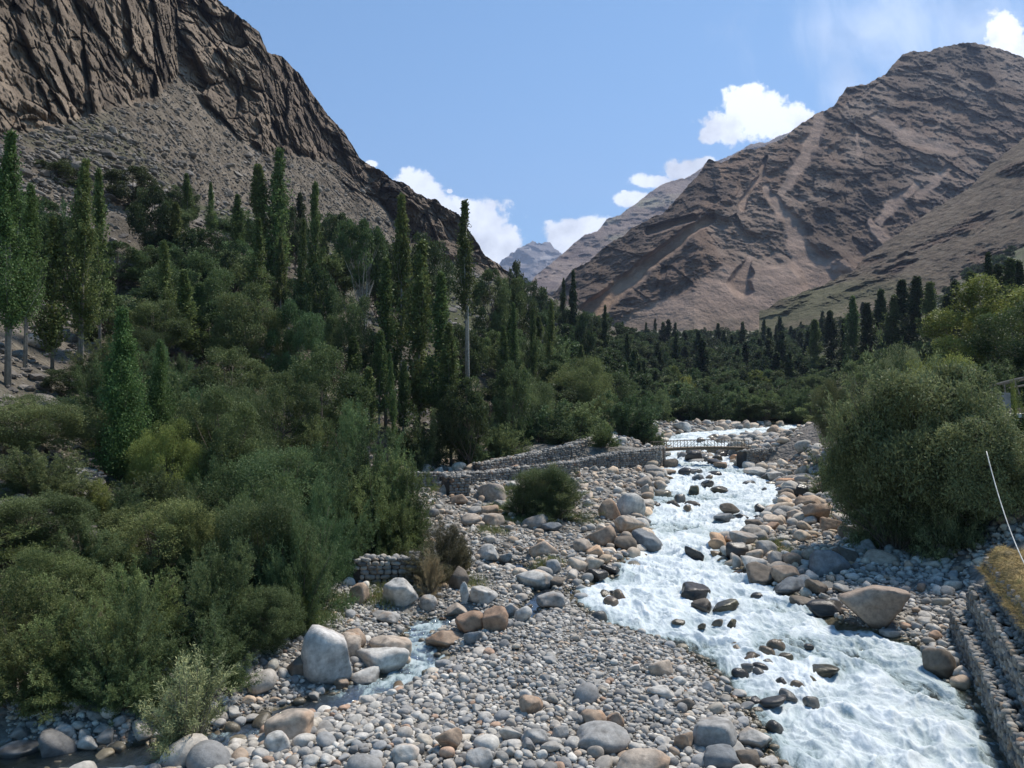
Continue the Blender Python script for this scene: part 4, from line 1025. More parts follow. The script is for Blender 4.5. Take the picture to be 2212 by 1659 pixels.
# ------------------------------------------------------------------ dry stone walls
def wall_stones(mb, a, b, z0, z1, thick, st, r, core=True, tone=1.0, lean=0.0, cap=True):
    """courses of rounded blocks on both faces of a wall from a to b; z0/z1 pairs of bottom and top heights"""
    a, b = np.array(a, float), np.array(b, float); L_ = np.linalg.norm(b - a); t = (b - a) / L_; nrm = np.array([t[1], -t[0]])
    if core:
        n = max(2, int(L_ / 1.0)); q = np.linspace(0, 1, n + 1)
        for i in range(n):
            m = (q[i] + q[i + 1]) / 2; c = a + (b - a) * m; hh = (z1[0] + (z1[1] - z1[0]) * m); zz = z0[0] + (z0[1] - z0[0]) * m
            ang = math.atan2(t[1], t[0]); R = np.array([[math.cos(ang), -math.sin(ang), 0], [math.sin(ang), math.cos(ang), 0], [0, 0, 1]])
            mb.box((c[0], c[1], (hh + zz) / 2 - .08), (L_ / n * 1.02, thick - st * .55, hh - zz - .1), R, (.06, .052, .045))
    V0, T0 = ICO[2]
    for side in (-1, 1):
        z = 0.0
        hmax = max(z1[0] - z0[0], z1[1] - z0[1])
        while z < hmax:
            ch = st * r.uniform(.55, .95); d = r.uniform(0, st)
            while d < L_:
                w = st * r.uniform(.7, 1.7); m = min((d + w / 2) / L_, 1); zb = z0[0] + (z0[1] - z0[0]) * m; zt = z1[0] + (z1[1] - z1[0]) * m
                if zb + z + ch * .3 < zt + st * .35 * r.uniform(-1, 1):
                    p = a + t * min(d + w / 2, L_) + nrm * side * (thick / 2 - st * .22 - lean * z + r.uniform(-.03, .03))
                    pw = .6; S_ = np.sign(V0) * np.abs(V0) ** pw
                    V = S_ * np.array([w * .5, st * .42, ch * .52]) * r.uniform(.88, 1.06, 3); V = V * (1 + .09 * np.sin(V0 @ r.normal(size=3) * 2.5 + r.uniform(0, 6)))[:, None]
                    an = math.atan2(t[1], t[0]) + r.uniform(-.12, .12); bt = r.uniform(-.12, .12)
                    R = np.array([[math.cos(an), -math.sin(an), 0], [math.sin(an), math.cos(an), 0], [0, 0, 1]]) @ np.array([[math.cos(bt), 0, math.sin(bt)], [0, 1, 0], [-math.sin(bt), 0, math.cos(bt)]])
                    mb.add(V @ R.T + np.array([p[0], p[1], zb + z + ch / 2]), None, T0, stone_cols(1, r, .85 * tone)[0])
                d += w
            z += ch * .98
    # stones laid on the top
    if cap:
        n = int(L_ * thick / (st * st) * 1.1); m = r.uniform(0, 1, n); off = r.uniform(-.42, .42, n) * thick
        P = np.stack([a[0] + (b[0] - a[0]) * m + nrm[0] * off, a[1] + (b[1] - a[1]) * m + nrm[1] * off, z1[0] + (z1[1] - z1[0]) * m - st * .1 + r.uniform(0, .05, n)], 1)
        V, T, C, V0_ = cobble_cloud(P, st * r.uniform(.7, 1.3, n), r, 2, stone_cols(n, r, 1.05 * tone)); mb.add(V.reshape(-1, 3), None, T, C[..., :3].reshape(-1, 3))
def uvpt(u, y): return (float(ray(u, 880)[0] * y), y)
rw = np.random.RandomState(3)
def wall(name, pts, h, thick, st, label, tone=1.0, cat='stone wall', extra=None):
    """pts: (x, y, top height above ground datum)"""
    mb = MB()
    for (p, q) in zip(pts[:-1], pts[1:]):
        z0 = (p[2] - h[0], q[2] - h[1]); wall_stones(mb, p[:2], q[:2], z0, (p[2], q[2]), thick, st, rw, tone=tone * .72)
    o = obj(name, mb.mesh(name, M_WALL, True)); return tag(o, label, cat)
def zt(v, y): return CAMZ - (v - 880) / F * y
# left abutment of the bridge, long wall running left from it
wall('stone_wall', [(*uvpt(1421, 61.2), zt(968, 61.2)), (*uvpt(1330, 59), zt(978, 59)), (*uvpt(1245, 57.5), zt(994, 57.5))], (2.2, 2.0), 1.1, .2, 'dry stone abutment wall carrying the left end of the footbridge')
wall('stone_wall', [(*uvpt(1423, 62), zt(968, 62)), (*uvpt(1423, 66), zt(964, 66))], (2.2, 2.2), .9, .2, 'short return of the left abutment running beside the water', 1.0)
wall('stone_wall', [(*uvpt(1290, 64), zt(942, 64)), (*uvpt(1225, 60), zt(962, 60)), (*uvpt(1120, 57), zt(985, 57)), (*uvpt(1030, 54), zt(1002, 54))], (1.4, 1.2), .9, .2, 'upper rubble wall in front of the dark bush row, left of the bridge')
wall('stone_wall', [(*uvpt(1245, 55), zt(996, 55)), (*uvpt(1120, 51.5), zt(1010, 51.5)), (*uvpt(1045, 50), zt(1020, 50))], (.9, .8), .8, .2, 'low field wall behind the round green bush')
wall('stone_wall', [(*uvpt(1600, 61.6), zt(974, 61.6)), (*uvpt(1680, 63), zt(968, 63)), (*uvpt(1722, 65), zt(960, 65))], (2.0, 1.7), 1.1, .2, 'dry stone abutment wall carrying the right end of the footbridge')
wall('stone_pier', [(*uvpt(962, 44), zt(1028, 44)), (*uvpt(1005, 44.4), zt(1026, 44.4))], (1.2, 1.2), 1.5, .2, 'ruined stone pier with rubble top left of the dry channel', cat='stone pier')
wall('stone_wall', [(*uvpt(880, 46), zt(1022, 46)), (*uvpt(945, 47), zt(1022, 47)), (*uvpt(1040, 49), zt(1020, 49))], (.9, .9), .6, .17, 'broken wall behind the ruined stone pier')
wall('stone_wall', [(*uvpt(768, 25.7), zt(1205, 25.7)), (*uvpt(905, 25.9), zt(1202, 25.9))], (1.0, 1.0), .7, .2, 'short dry stone wall between bushes above the small stream')
wall('stone_wall', [(*uvpt(150, 27), zt(1010, 27)), (*uvpt(215, 28), zt(1020, 28))], (1.0, 1.0), .5, .16, 'mossy stone wall in the dark gap between the left bushes')
wall('stone_wall', [(*uvpt(150, 25.5), zt(1060, 25.5)), (*uvpt(240, 26), zt(1070, 26))], (.9, .9), .5, .16, 'lower stone wall in the dark gap between the left bushes')

# ------------------------------------------------------------------ stepped retaining wall, hay, terrace
def retaining():
    e = empty('retaining_wall', (10.5, 18, 0)); tag(e, 'stepped dry stone retaining wall in three tiers rising from the river on the right', 'retaining wall')
    A = np.array([11.95, 22.1]); Bp = np.array([6.75, 9.0]); t = (Bp - A) / np.linalg.norm(Bp - A); n = np.array([-t[1], t[0]])  # n points away from the river
    if n[0] < 0: n = -n
    r = np.random.RandomState(8)
    for k, (off, zb, zt_, st, sh) in enumerate([(0.22, -.6, .72, .15, 0), (.62, -.3, 1.42, .15, .5), (1.02, 0, 2.15, .17, 1.0)]):
        mb = MB(); a = A + n * off + t * sh * .25; b = Bp + n * off
        wall_stones(mb, a, b, (Wl(a[1]) + zb, Wl(b[1]) + zb), (Wl(a[1]) + zt_, Wl(b[1]) + zt_), .44, st, r, tone=[.62, .68, .62][k])
        c = a + n * .0; e2 = a + n * (1.1 - k * .3)
        wall_stones(mb, a + t * .1, e2 + t * .1, (Wl(a[1]) + zb,) * 2, (Wl(a[1]) + zt_,) * 2, .4, st, r, tone=.62)
        o = obj('tier', mb.mesh('tier', M_WALL, True), e); o.location = (-10.5, -18, 0)
    return A, t, n
RA, RT, RN = retaining()
def build_hay():
    r = np.random.RandomState(4)
    L_, Wd = 11.5, 2.4
    def P(s, q):                                   # s along the wall towards the viewer, q across it
        return RA[0] + RT[0] * s + RN[0] * (.82 + q), RA[1] + RT[1] * s + RN[1] * (.82 + q)
    ns, nq = 240, 70
    s = np.linspace(.15, L_, ns)[:, None] + np.zeros((1, nq)); q = np.linspace(-.12, Wd, nq)[None] + np.zeros((ns, 1))
    X, Y = P(s, q)
    prof = sstep(-.14, .22, q) * sstep(Wd + .05, Wd - .6, q) * sstep(.1, .7, s)
    lump = .42 + .16 * fbm(s * .7, q * .7, 1, 3) + .07 * fbm(s * 4, q * 4, 2, 3)
    Z = Wl(Y) + 2.08 + prof * lump
    over = sstep(.1, -.12, q) * (.25 + .2 * fbm(s * 1.2, 0 * q, 4, 3)); Z = Z - over * .55
    n3 = fbm(s * 3, q * 3, 5, 4)
    C = lerpc(rgb(.30, .215, .085) + 0 * np.stack([X] * 3, -1), rgb(.17, .13, .06), sstep(-.1, .5, n3)); C = lerpc(C, rgb(.16, .17, .06), sstep(.2, .6, -n3) * .5)
    e = empty('hay_pile', (float(X[60, 20]), float(Y[60, 20]), 2.4)); tag(e, 'long pile of golden hay spread to dry on top of the stepped wall', 'hay')
    oc = -np.array(e.location)
    obj('hay_mass', mesh('hay_mass', np.stack([X, Y, Z], -1).reshape(-1, 3) + oc, grid_faces(ns, nq), M_STRAW, C.reshape(-1, 3)), e)
    # loose stalks
    n = 52000; i = r.randint(0, ns, n); j = np.minimum((r.uniform(0, 1, n) ** 1.4 * nq).astype(int), nq - 1)
    c0 = np.stack([X[i, j], Y[i, j], Z[i, j]], 1) + r.normal(0, .015, (n, 3)) + oc; ln = r.uniform(.06, .22, n)
    d = r.normal(size=(n, 3)) * np.array([1, 1, .35]); d /= np.linalg.norm(d, axis=1)[:, None]
    V, Q, tn = leaf_quads(c0, d, ln, .009, r, flat=.5)
    hang = C[i, j] * r.uniform(.7, 1.7, (n, 1))
    obj('stalks', mesh('stalks', V, Q, M_STRAW, np.repeat(hang, 4, 0), False), e)
def leaf_quads(P, D, Ln, Wd, r, flat=.8):
    n = len(P); Ln = np.broadcast_to(Ln, (n,)); Wd = np.broadcast_to(Wd, (n,))
    up = np.array([0, 0, 1.]) + r.normal(size=(n, 3)) * flat
    S = np.cross(D, up); S /= np.linalg.norm(S, axis=1)[:, None] + 1e-9
    V = np.empty((n, 4, 3)); V[:, 0] = P; V[:, 2] = P + D * Ln[:, None]
    m = P + D * (Ln * .45)[:, None]; V[:, 1] = m + S * (Wd / 2)[:, None]; V[:, 3] = m - S * (Wd / 2)[:, None]
    return V.reshape(-1, 3), np.arange(n * 4).reshape(-1, 4), None
build_hay()

# ------------------------------------------------------------------ wooden footbridge
def footbridge():
    y0 = 63.2; xa = ray(1408, 880)[0] * y0; xb = ray(1612, 880)[0] * y0; za, zb = zt(970, y0), zt(966, y0)
    e = empty('footbridge', (xa, y0, za)); tag(e, 'arched wooden footbridge with lattice railings crossing the white river', 'footbridge')
    n = 23
    def pt(t, dy=0, dz=0): return np.array([(xb - xa) * t, dy, (zb - za) * t + .10 * math.sin(math.pi * t) + dz])
    wd = (.20, .15, .10); wl_ = (.26, .20, .14)
    ts = np.linspace(0, 1, n)
    for dy in (-.5, .5):
        m = MB(); m.tube([pt(t, dy, -.12) for t in ts], .085, 7, wd); obj('beam', m.mesh('beam', M_WOOD), e)
    m = MB(); r = np.random.RandomState(2); N_ = 60
    for i in range(N_):
        t = (i + .5) / N_; p = pt(t, r.uniform(-.04, .04), 0); m.box(p, ((xb - xa) / N_ * .88, 1.25, .045), None, np.array(wl_) * r.uniform(.75, 1.15), .006)
    obj('deck', m.mesh('deck', M_WOOD), e)
    for dy in (-.55, .55):
        m = MB(); m.tube([pt(t, dy, .55) for t in ts], .024, 6, wl_); obj('handrail', m.mesh('handrail', M_WOOD), e)
        for k, t in enumerate(np.linspace(.0, 1, 15)):
            m = MB(); m.tube([pt(t, dy, -.1), pt(t, dy, .6)], .024, 6, wd); obj('post', m.mesh('post', M_WOOD), e)
        m = MB(); tt = np.linspace(0, 1, 15)
        for k in range(14):
            a, b = (tt[k], tt[k + 1]) if (k < 7) else (tt[k + 1], tt[k]); m.tube([pt(a, dy, .05), pt(b, dy, .53)], .014, 5, wl_)
        obj('lattice', m.mesh('lattice', M_WOOD), e)
    for t, s in ((.02, -1), (.9, 1)):
        m = MB()
        for k in range(4):
            m.tube([pt(t, -.6 + .4 * k, -.26), pt(t + .09, -.6 + .4 * k, -.24)], .08, 6, (.09, .07, .05))
        obj('bearer', m.mesh('bearer', M_WOOD), e)
footbridge()

# ------------------------------------------------------------------ pole shelter, slab roof and rope on the right
def shelter():
    y0 = 34.0
    def w(u, v, y=y0): a, b = ray(u, v); return np.array([a * y, y, CAMZ + b * y])
    o = w(2168, 870); g = float(H(o[0], o[1])); e = empty('pole_shelter', (o[0], o[1], g)); off = np.array(e.location)
    tag(e, 'open pole shelter with a square stone pillar at the right edge', 'shelter')
    wd, gr = (.22, .18, .14), (.26, .25, .235)
    m = MB(); tp = w(2170, 848) - off; m.box((0.02, 0, tp[2] / 2), (.36, .36, tp[2]), None, gr, .02); obj('pillar', m.mesh('pillar', M_WALL), e)
    for a, b, rr in ((w(2128, 836), w(2260, 806), .05), (w(2150, 832, 34.6), w(2280, 812, 34.6), .045), (w(2180, 838, 33.2), w(2300, 820, 33.2), .04)):
        m = MB(); mid = (a + b) / 2 + np.array([0, 0, .03]); m.tube(np.array([a, mid, b]) - off, rr, 6, wd); obj('rail', m.mesh('rail', M_WOOD), e)
    for a, b in ((w(2168, 826), w(2172, 850)), (w(2138, 834), w(2148, 862)), (w(2192, 824), w(2202, 852))):
        m = MB(); m.tube(np.array([a, b]) - off, .035, 6, wd); obj('post', m.mesh('post', M_WOOD), e)
    b0 = w(2225, 890, 31.0); g = float(H(b0[0], b0[1])); e = empty('stone_hut', (b0[0], b0[1], g)); off = np.array(e.location)
    tag(e, 'low stone hut with a pale flat slab roof partly hidden by the big willow', 'hut')
    z1 = w(2200, 905, 31)[2] - g
    mb = MB(); r = np.random.RandomState(9)
    wall_stones(mb, (-.95, -.9), (3.0, -.9), (0, 0), (z1, z1), .4, .2, r, cap=False); wall_stones(mb, (-.95, -.9), (-.95, 1.6), (0, 0), (z1, z1), .4, .2, r, cap=False)
    obj('wall', mb.mesh('wall', M_WALL, True), e)
    m = MB(); m.box((1.0, .35, z1 + .13), (4.6, 3.0, .16), None, (.52, .49, .43), .015); obj('roof', m.mesh('roof', M_WALL), e)
    m = MB(); r = np.random.RandomState(3)
    for k in range(26):
        m.tube([(r.uniform(-.9, 3), r.uniform(-.6, 1), z1 + .26), (r.uniform(-.9, 3), r.uniform(-.6, 1), z1 + .4)], .03, 5, (.16, .13, .1))
    obj('brushwood', m.mesh('brushwood', M_WOOD), e)
shelter()
def rope():
    a = np.array([*(np.array(ray(2130, 975)) * 20.5)]); A = np.array([ray(2131, 975)[0] * 20.5, 20.5, CAMZ + ray(2131, 975)[1] * 20.5])
    Bq = np.array([ray(2222, 1235)[0] * 16.8, 16.8, CAMZ + ray(2222, 1235)[1] * 16.8]); t = np.linspace(0, 1, 26)[:, None]
    P = A + (Bq - A) * t; P[:, 2] -= (.28 * 4 * t * (1 - t))[:, 0]; c = P[0].copy()
    m = MB(); m.tube(P - c, .012, 6, (.62, .6, .55)); o = obj('rope', m.mesh('rope', M_WOOD, True)); o.location = c
    tag(o, 'thin white rope hanging from the big willow down to the hay pile', 'rope')
rope()

# ------------------------------------------------------------------ plants
def unit(v): return v / (np.linalg.norm(v, axis=-1, keepdims=True) + 1e-9)
def leafmesh(name, P, D, Ln, Wd, r, mat, tone, flat=.8):
    V, Q, _ = leaf_quads(P, D, Ln, Wd, r, flat)
    return mesh(name, V, Q, mat, None, False, {'tone': np.repeat(np.clip(tone, 0, 1), 4)})
def curve_pts(p0, c, p1, n):
    t = np.linspace(0, 1, n)[:, None]; return (1 - t) ** 2 * p0 + 2 * t * (1 - t) * c + t * t * p1
def stems_mesh(name, curves, r0, mat, c, sides=5, r1=.15):
    mb = MB()
    for pts, rr in curves: mb.tube(pts, np.linspace(rr, rr * r1, len(pts)), sides, np.array(c) * random.uniform(.8, 1.2))
    return mb.mesh(name, mat, True)
def bush_proto(h, rad, nsh, ntw, nlf, ll, lw, seed, upright=.5, lump=.3, tw=.18, stem_c=(.12, .095, .07), low=0.0, nstem=40):
    """many shoots from one base, arching outwards, leafy side twigs"""
    r = np.random.RandomState(seed); random.seed(seed)
    nl_ = 15; laz = r.uniform(0, 6.28, nl_); lel = np.arccos(1 - (np.arange(nl_) + .5) / nl_ * (1 - low)); lsc = 1 + lump * r.normal(size=nl_) * .42
    li = r.randint(0, nl_, nsh); spr = .20
    az = laz[li] + r.normal(size=nsh) * spr / np.maximum(np.sin(lel[li]), .35); el = np.abs(lel[li] + r.normal(size=nsh) * spr)
    lz = np.clip(lsc[li], .55, 1.35) * (1 - .9 * np.minimum(((az - laz[li]) * np.sin(lel[li])) ** 2 + (el - lel[li]) ** 2, .25))
    sc = np.where(r.uniform(size=nsh) < .35, r.uniform(.45, .9, nsh), r.uniform(.88, 1.08, nsh)) * lz
    ht = np.maximum(np.cos(el), 0.03) ** .8
    tip = np.stack([np.cos(az) * np.sin(el) * rad, np.sin(az) * np.sin(el) * rad, ht * h], 1) * sc[:, None]
    base = np.stack([np.cos(az), np.sin(az), 0 * az], 1) * r.uniform(0, .22, nsh)[:, None] * rad
    ctrl = base + (tip - base) * np.array([.35, .35, .35 + .5 * upright]) 
    s = r.uniform(.22, 1.0, (nsh, ntw)) ** .7
    b3 = lambda s: (1 - s)[..., None] ** 2 * base[:, None] + 2 * (s * (1 - s))[..., None] * ctrl[:, None] + (s ** 2)[..., None] * tip[:, None]
    tp = b3(s); tg = unit(b3(np.minimum(s + .02, 1.02)) - tp)
    td = unit(tg * (.7 + upright * .6) + r.normal(size=tp.shape) * .55 + np.array([0, 0, .25 * upright]))
    tl = rad * tw * r.uniform(.5, 1.25, s.shape) * (1.15 - .5 * s)
    q = r.uniform(0, 1, (nsh, ntw, nlf))
    P = tp[:, :, None] + td[:, :, None] * (tl[..., None] * q)[..., None] + r.normal(size=(nsh, ntw, nlf, 3)) * ll * .35
    D = unit(td[:, :, None] * .8 + r.normal(size=P.shape) * .55)
    tone = (.38 + .17 * r.normal(size=nl_)[li][:, None, None] + .12 * r.normal(size=(nsh, 1, 1)) + .2 * (s[..., None] - .5) + r.normal(size=q.shape) * .17)
    P = P.reshape(-1, 3); D = D.reshape(-1, 3); k = P[:, 2] > .02
    leaves = (P[k], D[k], ll * r.uniform(.6, 1.25, k.sum()), lw * r.uniform(.7, 1.2, k.sum()), r, tone.ravel()[k])
    curves = [(curve_pts(base[i] - np.array([0, 0, .15]), ctrl[i], tip[i] * .96, 7), .022 * h / 3 * r.uniform(.6, 1.5)) for i in range(min(nsh, nstem))]
    return leaves, curves
def tree_proto(h, rad, K, nlf, ll, seed, trunk_r=.12, base_frac=.3, multi=1, clump=.34, lw=.6, flatten=.85, nlobe=13):
    r = np.random.RandomState(seed); random.seed(seed)
    cz = h * (1 + base_frac) / 2; hz = h * (1 - base_frac) / 2
    nl_ = nlobe; ld = unit(r.normal(size=(nl_, 3)) + np.array([0, 0, .15])); 
    for _ in range(30):                                     # spread the lobes apart
        dv_ = ld[:, None] - ld[None]; ld = unit(ld + .03 * (dv_ / (np.linalg.norm(dv_, axis=2, keepdims=True) ** 3 + .05)).sum(1))
    lr = r.uniform(.32, .5, nl_); lc = ld * (1.02 - lr)[:, None] * r.uniform(.8, 1.1, (nl_, 1))
    li = r.randint(0, nl_, K); d = unit(r.normal(size=(K, 3)) + ld[li] * .7)
    C = (lc[li] + d * lr[li][:, None] * .72) * np.array([rad, rad, hz]) + np.array([0, 0, cz])
    cr = rad * clump * .62 * r.uniform(.6, 1.25, K)
    n = K * nlf; ci = np.repeat(np.arange(K), nlf)
    dd = unit(r.normal(size=(n, 3)) + np.array([0, 0, .25])); rad_ = r.uniform(.25, 1.0, n) ** .5
    bump = 1 + .35 * perlin(dd[:, 0] * 2.2 + ci * 3.1, dd[:, 1] * 2.2, dd[:, 2] * 2.2)
    P = C[ci] + dd * (cr[ci] * rad_ * bump)[:, None] * np.array([1, 1, flatten])
    D = unit(dd * .6 + r.normal(size=(n, 3)) * .7)
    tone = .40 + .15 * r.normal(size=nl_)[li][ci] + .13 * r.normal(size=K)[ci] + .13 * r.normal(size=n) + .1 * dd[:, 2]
    leaves = (P, D, ll * r.uniform(.6, 1.3, n), ll * lw * r.uniform(.7, 1.2, n), r, tone)
    curves = []
    for m in range(multi):
        a = r.uniform(0, 6.28); top = np.array([math.cos(a), math.sin(a), 0]) * (rad * .35 * (multi > 1)) + np.array([0, 0, h * .8]); b = np.array([math.cos(a), math.sin(a), 0]) * .12 * (multi > 1)
        curves.append((curve_pts(b - np.array([0, 0, .3]), (b + top) / 2 + r.normal(size=3) * .15, top, 8), trunk_r * (1 if multi == 1 else .6)))
    for i in range(0, K, max(1, K // 26)):
        z0 = h * r.uniform(base_frac * .5, .55); p0 = np.array([0, 0, z0]); curves.append((curve_pts(p0, p0 * .5 + C[i] * .5 + np.array([0, 0, -.08 * h]), C[i], 6), trunk_r * .38))
    return leaves, curves
def poplar_proto(h, rad, nb, nlf, ll, seed, lw=.8, bare=.12, gap=.3, trunk_r=.11, sharp=.95, multi=1):
    r = np.random.RandomState(seed); random.seed(seed)
    z0 = r.uniform(bare, .93, nb) ; az = r.uniform(0, 6.28, nb)
    env = lambda z: rad * np.clip((z - bare) / .12 + .25, 0, 1) * np.clip((1.0 - z) / .62, 0, 1) ** sharp
    drop = perlin(np.cos(az) * 1.1 + seed, np.sin(az) * 1.1, z0 * 6) > (-.45 + gap)
    z0, az = z0[drop], az[drop]; nb = len(z0)
    ext = r.uniform(.55, 1.1, nb) * (1 + .3 * perlin(np.cos(az) * 1.5, np.sin(az) * 1.5 + seed, z0 * 7)); top = np.minimum(z0 + r.uniform(.07, .16, nb), 1.0)
    tx = env(top * .5 + z0 * .5) * ext
    tip = np.stack([np.cos(az) * tx, np.sin(az) * tx, top * h], 1); base = np.stack([0 * az, 0 * az, z0 * h], 1)
    s = r.uniform(.12, 1.0, (nb, nlf)); P = base[:, None] + (tip - base)[:, None] * s[..., None]
    P = P + r.normal(size=P.shape) * (rad * .13) * np.array([1, 1, 1.1]) * (1.15 - top)[:, None, None] ** .5
    D = unit(unit(tip - base)[:, None] * .5 + r.normal(size=P.shape) * .8)
    tone = .36 + .16 * r.normal(size=(nb, 1)) + .15 * r.normal(size=s.shape)
    n = P.shape[0] * P.shape[1]
    leaves = (P.reshape(-1, 3), D.reshape(-1, 3), ll * r.uniform(.6, 1.3, n), ll * lw * r.uniform(.7, 1.2, n), r, tone.ravel())
    curves = []
    for m in range(multi):
        o = r.uniform(-1, 1, 3) * np.array([.16, .16, 0]) * (m > 0)
        curves.append((np.array([o + [0, 0, -.4], o + [.02, 0, h * .3], o + [-.02, .03, h * .6], o * .6 + [0, 0, h * .97]]), trunk_r * (1 if m == 0 else .8)))
    for i in range(0, nb, max(1, nb // 30)): curves.append((np.array([base[i], (base[i] + tip[i]) / 2 + [0, 0, -.04 * h], tip[i]]), trunk_r * .22))
    return leaves, curves
PROTO = {}
PALE = (.30, .28, .24); BROWN = (.13, .105, .08)
def register(key, gen, bark=BROWN, hh=None, flat=.8):
    leaves, curves = gen
    PROTO[key] = dict(leaves=leaves, flat=flat, stems=stems_mesh('stems_' + key, curves, .1, M_BARK, bark), cache={}, h=hh[0], r=hh[1])
def crown_mesh(key, mat):
    p = PROTO[key]
    if mat not in p['cache']:
        P, D, Ln, Wd, r, tone = p['leaves']; p['cache'][mat] = leafmesh('crown_' + key + '_' + mat, P, D, Ln, Wd, np.random.RandomState(1), LEAF[mat], tone, p['flat'])
    return p['cache'][mat]
# near bushes: true leaf size; farther kinds carry coarser leaf sprays
for i in range(4): register('bushN%d' % i, bush_proto(3.0, 1.9, 300, 15, 17, .085, .025, 20 + i, upright=.35, lump=.45, nstem=60), hh=(3.0, 1.9))
for i in range(2): register('feather%d' % i, bush_proto(2.6, 1.3, 230, 15, 16, .07, .012, 30 + i, upright=.9, lump=.3, tw=.2, nstem=70), hh=(2.6, 1.3))
for i in range(3): register('domeN%d' % i, tree_proto(4.6, 2.9, 150, 480, .11, 90 + i, base_frac=-.06, multi=4, trunk_r=.08, clump=.34, lw=.33, nlobe=22), hh=(4.6, 3.0))
for i in range(2): register('domeT%d' % i, tree_proto(4.6, 2.9, 170, 480, .12, 95 + i, base_frac=.14, multi=5, trunk_r=.09, clump=.32, lw=.36, nlobe=26, flatten=.75), hh=(4.6, 3.0))
register('sprig', bush_proto(2.4, .95, 85, 13, 13, .085, .017, 35, upright=.9, lump=.3, tw=.28, nstem=80, low=.35), hh=(2.4, .95), bark=(.2, .18, .13))
for i in range(3): register('bushM%d' % i, bush_proto(3.2, 2.0, 150, 12, 12, .15, .06, 40 + i, upright=.3, lump=.5, nstem=20), hh=(3.2, 2.0))
for i in range(3): register('treeN%d' % i, tree_proto(6.0, 2.6, 85, 430, .10, 50 + i, base_frac=.12), hh=(6.0, 2.7))
for i in range(3): register('treeM%d' % i, tree_proto(6.0, 2.6, 70, 230, .17, 60 + i, base_frac=.1), hh=(6.0, 2.7))
register('treeW', tree_proto(6.0, 2.2, 40, 260, .15, 66, base_frac=.45, multi=5, trunk_r=.13), bark=PALE, hh=(6.0, 2.2))
for i in range(2): register('poplarN%d' % i, poplar_proto(9.0, 1.05, 330, 110, .095, 70 + i, bare=.22, gap=.32, multi=2), bark=(.2, .18, .155), hh=(9.0, 1.1))
register('poplarD', poplar_proto(6.0, 1.2, 420, 105, .085, 73, bare=.03, gap=.0, multi=2), hh=(6.0, 1.25))
for i in range(3): register('poplarM%d' % i, poplar_proto(9.0, 1.0, 260, 60, .17, 75 + i, bare=[.1, .2, .3][i], gap=.25 + .08 * i, sharp=[.8, 1.1, .95][i], lw=.6), bark=(.2, .18, .155), hh=(9.0, 1.0))
register('poplarB', poplar_proto(11.0, 1.0, 230, 60, .14, 83, bare=.46, gap=.38, multi=2, lw=.6), bark=PALE, hh=(11.0, 1.0))
for i in range(2): register('treeF%d' % i, tree_proto(6.0, 2.8, 60, 75, .32, 80 + i, base_frac=.05, lw=.7), hh=(6.0, 2.9))
for i in range(2): register('poplarF%d' % i, poplar_proto(9.0, 1.1, 150, 26, .30, 85 + i, bare=.06, gap=.1), hh=(9.0, 1.1))
NAMES = {'dome': 'willow_bush', 'bush': 'willow_bush', 'feat': 'feathery_shrub', 'spri': 'willow_sapling', 'tree': 'broadleaf_tree', 'popl': 'poplar_tree'}
CATS = {'dome': 'bush', 'bush': 'bush', 'feat': 'shrub', 'spri': 'sapling', 'tree': 'tree', 'popl': 'poplar'}
PLANTS = []
def plant_at(key, mat, x, y, h, w, label=None, group=None, z=None, lite=False, seed=0, tilt=0.0):
    p = PROTO[key]; r = np.random.RandomState(seed + 7)
    z = float(H(x, y)) if z is None else z
    k = key[:4]; sx = w / 2 / p['r']; sz = h / p['h']
    rz = r.uniform(0, 6.28)
    me = crown_mesh(key, mat); foliage = 'foliage' if k in ('bush', 'dome', 'feat', 'spri') else 'crown'
    nm = NAMES[k]
    e = empty(nm, (x, y, z - .05), 0, (1, 1, 1)); e.rotation_euler = (r.uniform(-1, 1) * .045, tilt + r.uniform(-1, 1) * .045, rz); e.scale = (sx, sx, sz)
    obj(foliage, me, e)
    if not lite: obj('stems' if foliage == 'foliage' else 'trunk', p['stems'], e)
    tag(e, label, CATS[k], group); PLANTS.append((e, x, y, z, h, w)); return e
def plant(key, mat, u, vtop, y, wpx, label, seed=0, vbase=None, group=None, tilt=0.0):
    """u and vtop: bearing of the crown's axis and top; y: distance; the foot stands on the ground there"""
    dx, dz = ray(u, vtop); x = dx * y; zt_ = CAMZ + dz * y; g = float(H(x, y))
    h = max(zt_ - g, .5)
    if vbase is not None:
        zb = CAMZ + ray(u, vbase)[1] * y
        g = min(g, zb + .1); h = zt_ - g
    return plant_at(key, mat, x, y, h, wpx * y / F, label, group, g, seed=seed, tilt=tilt)
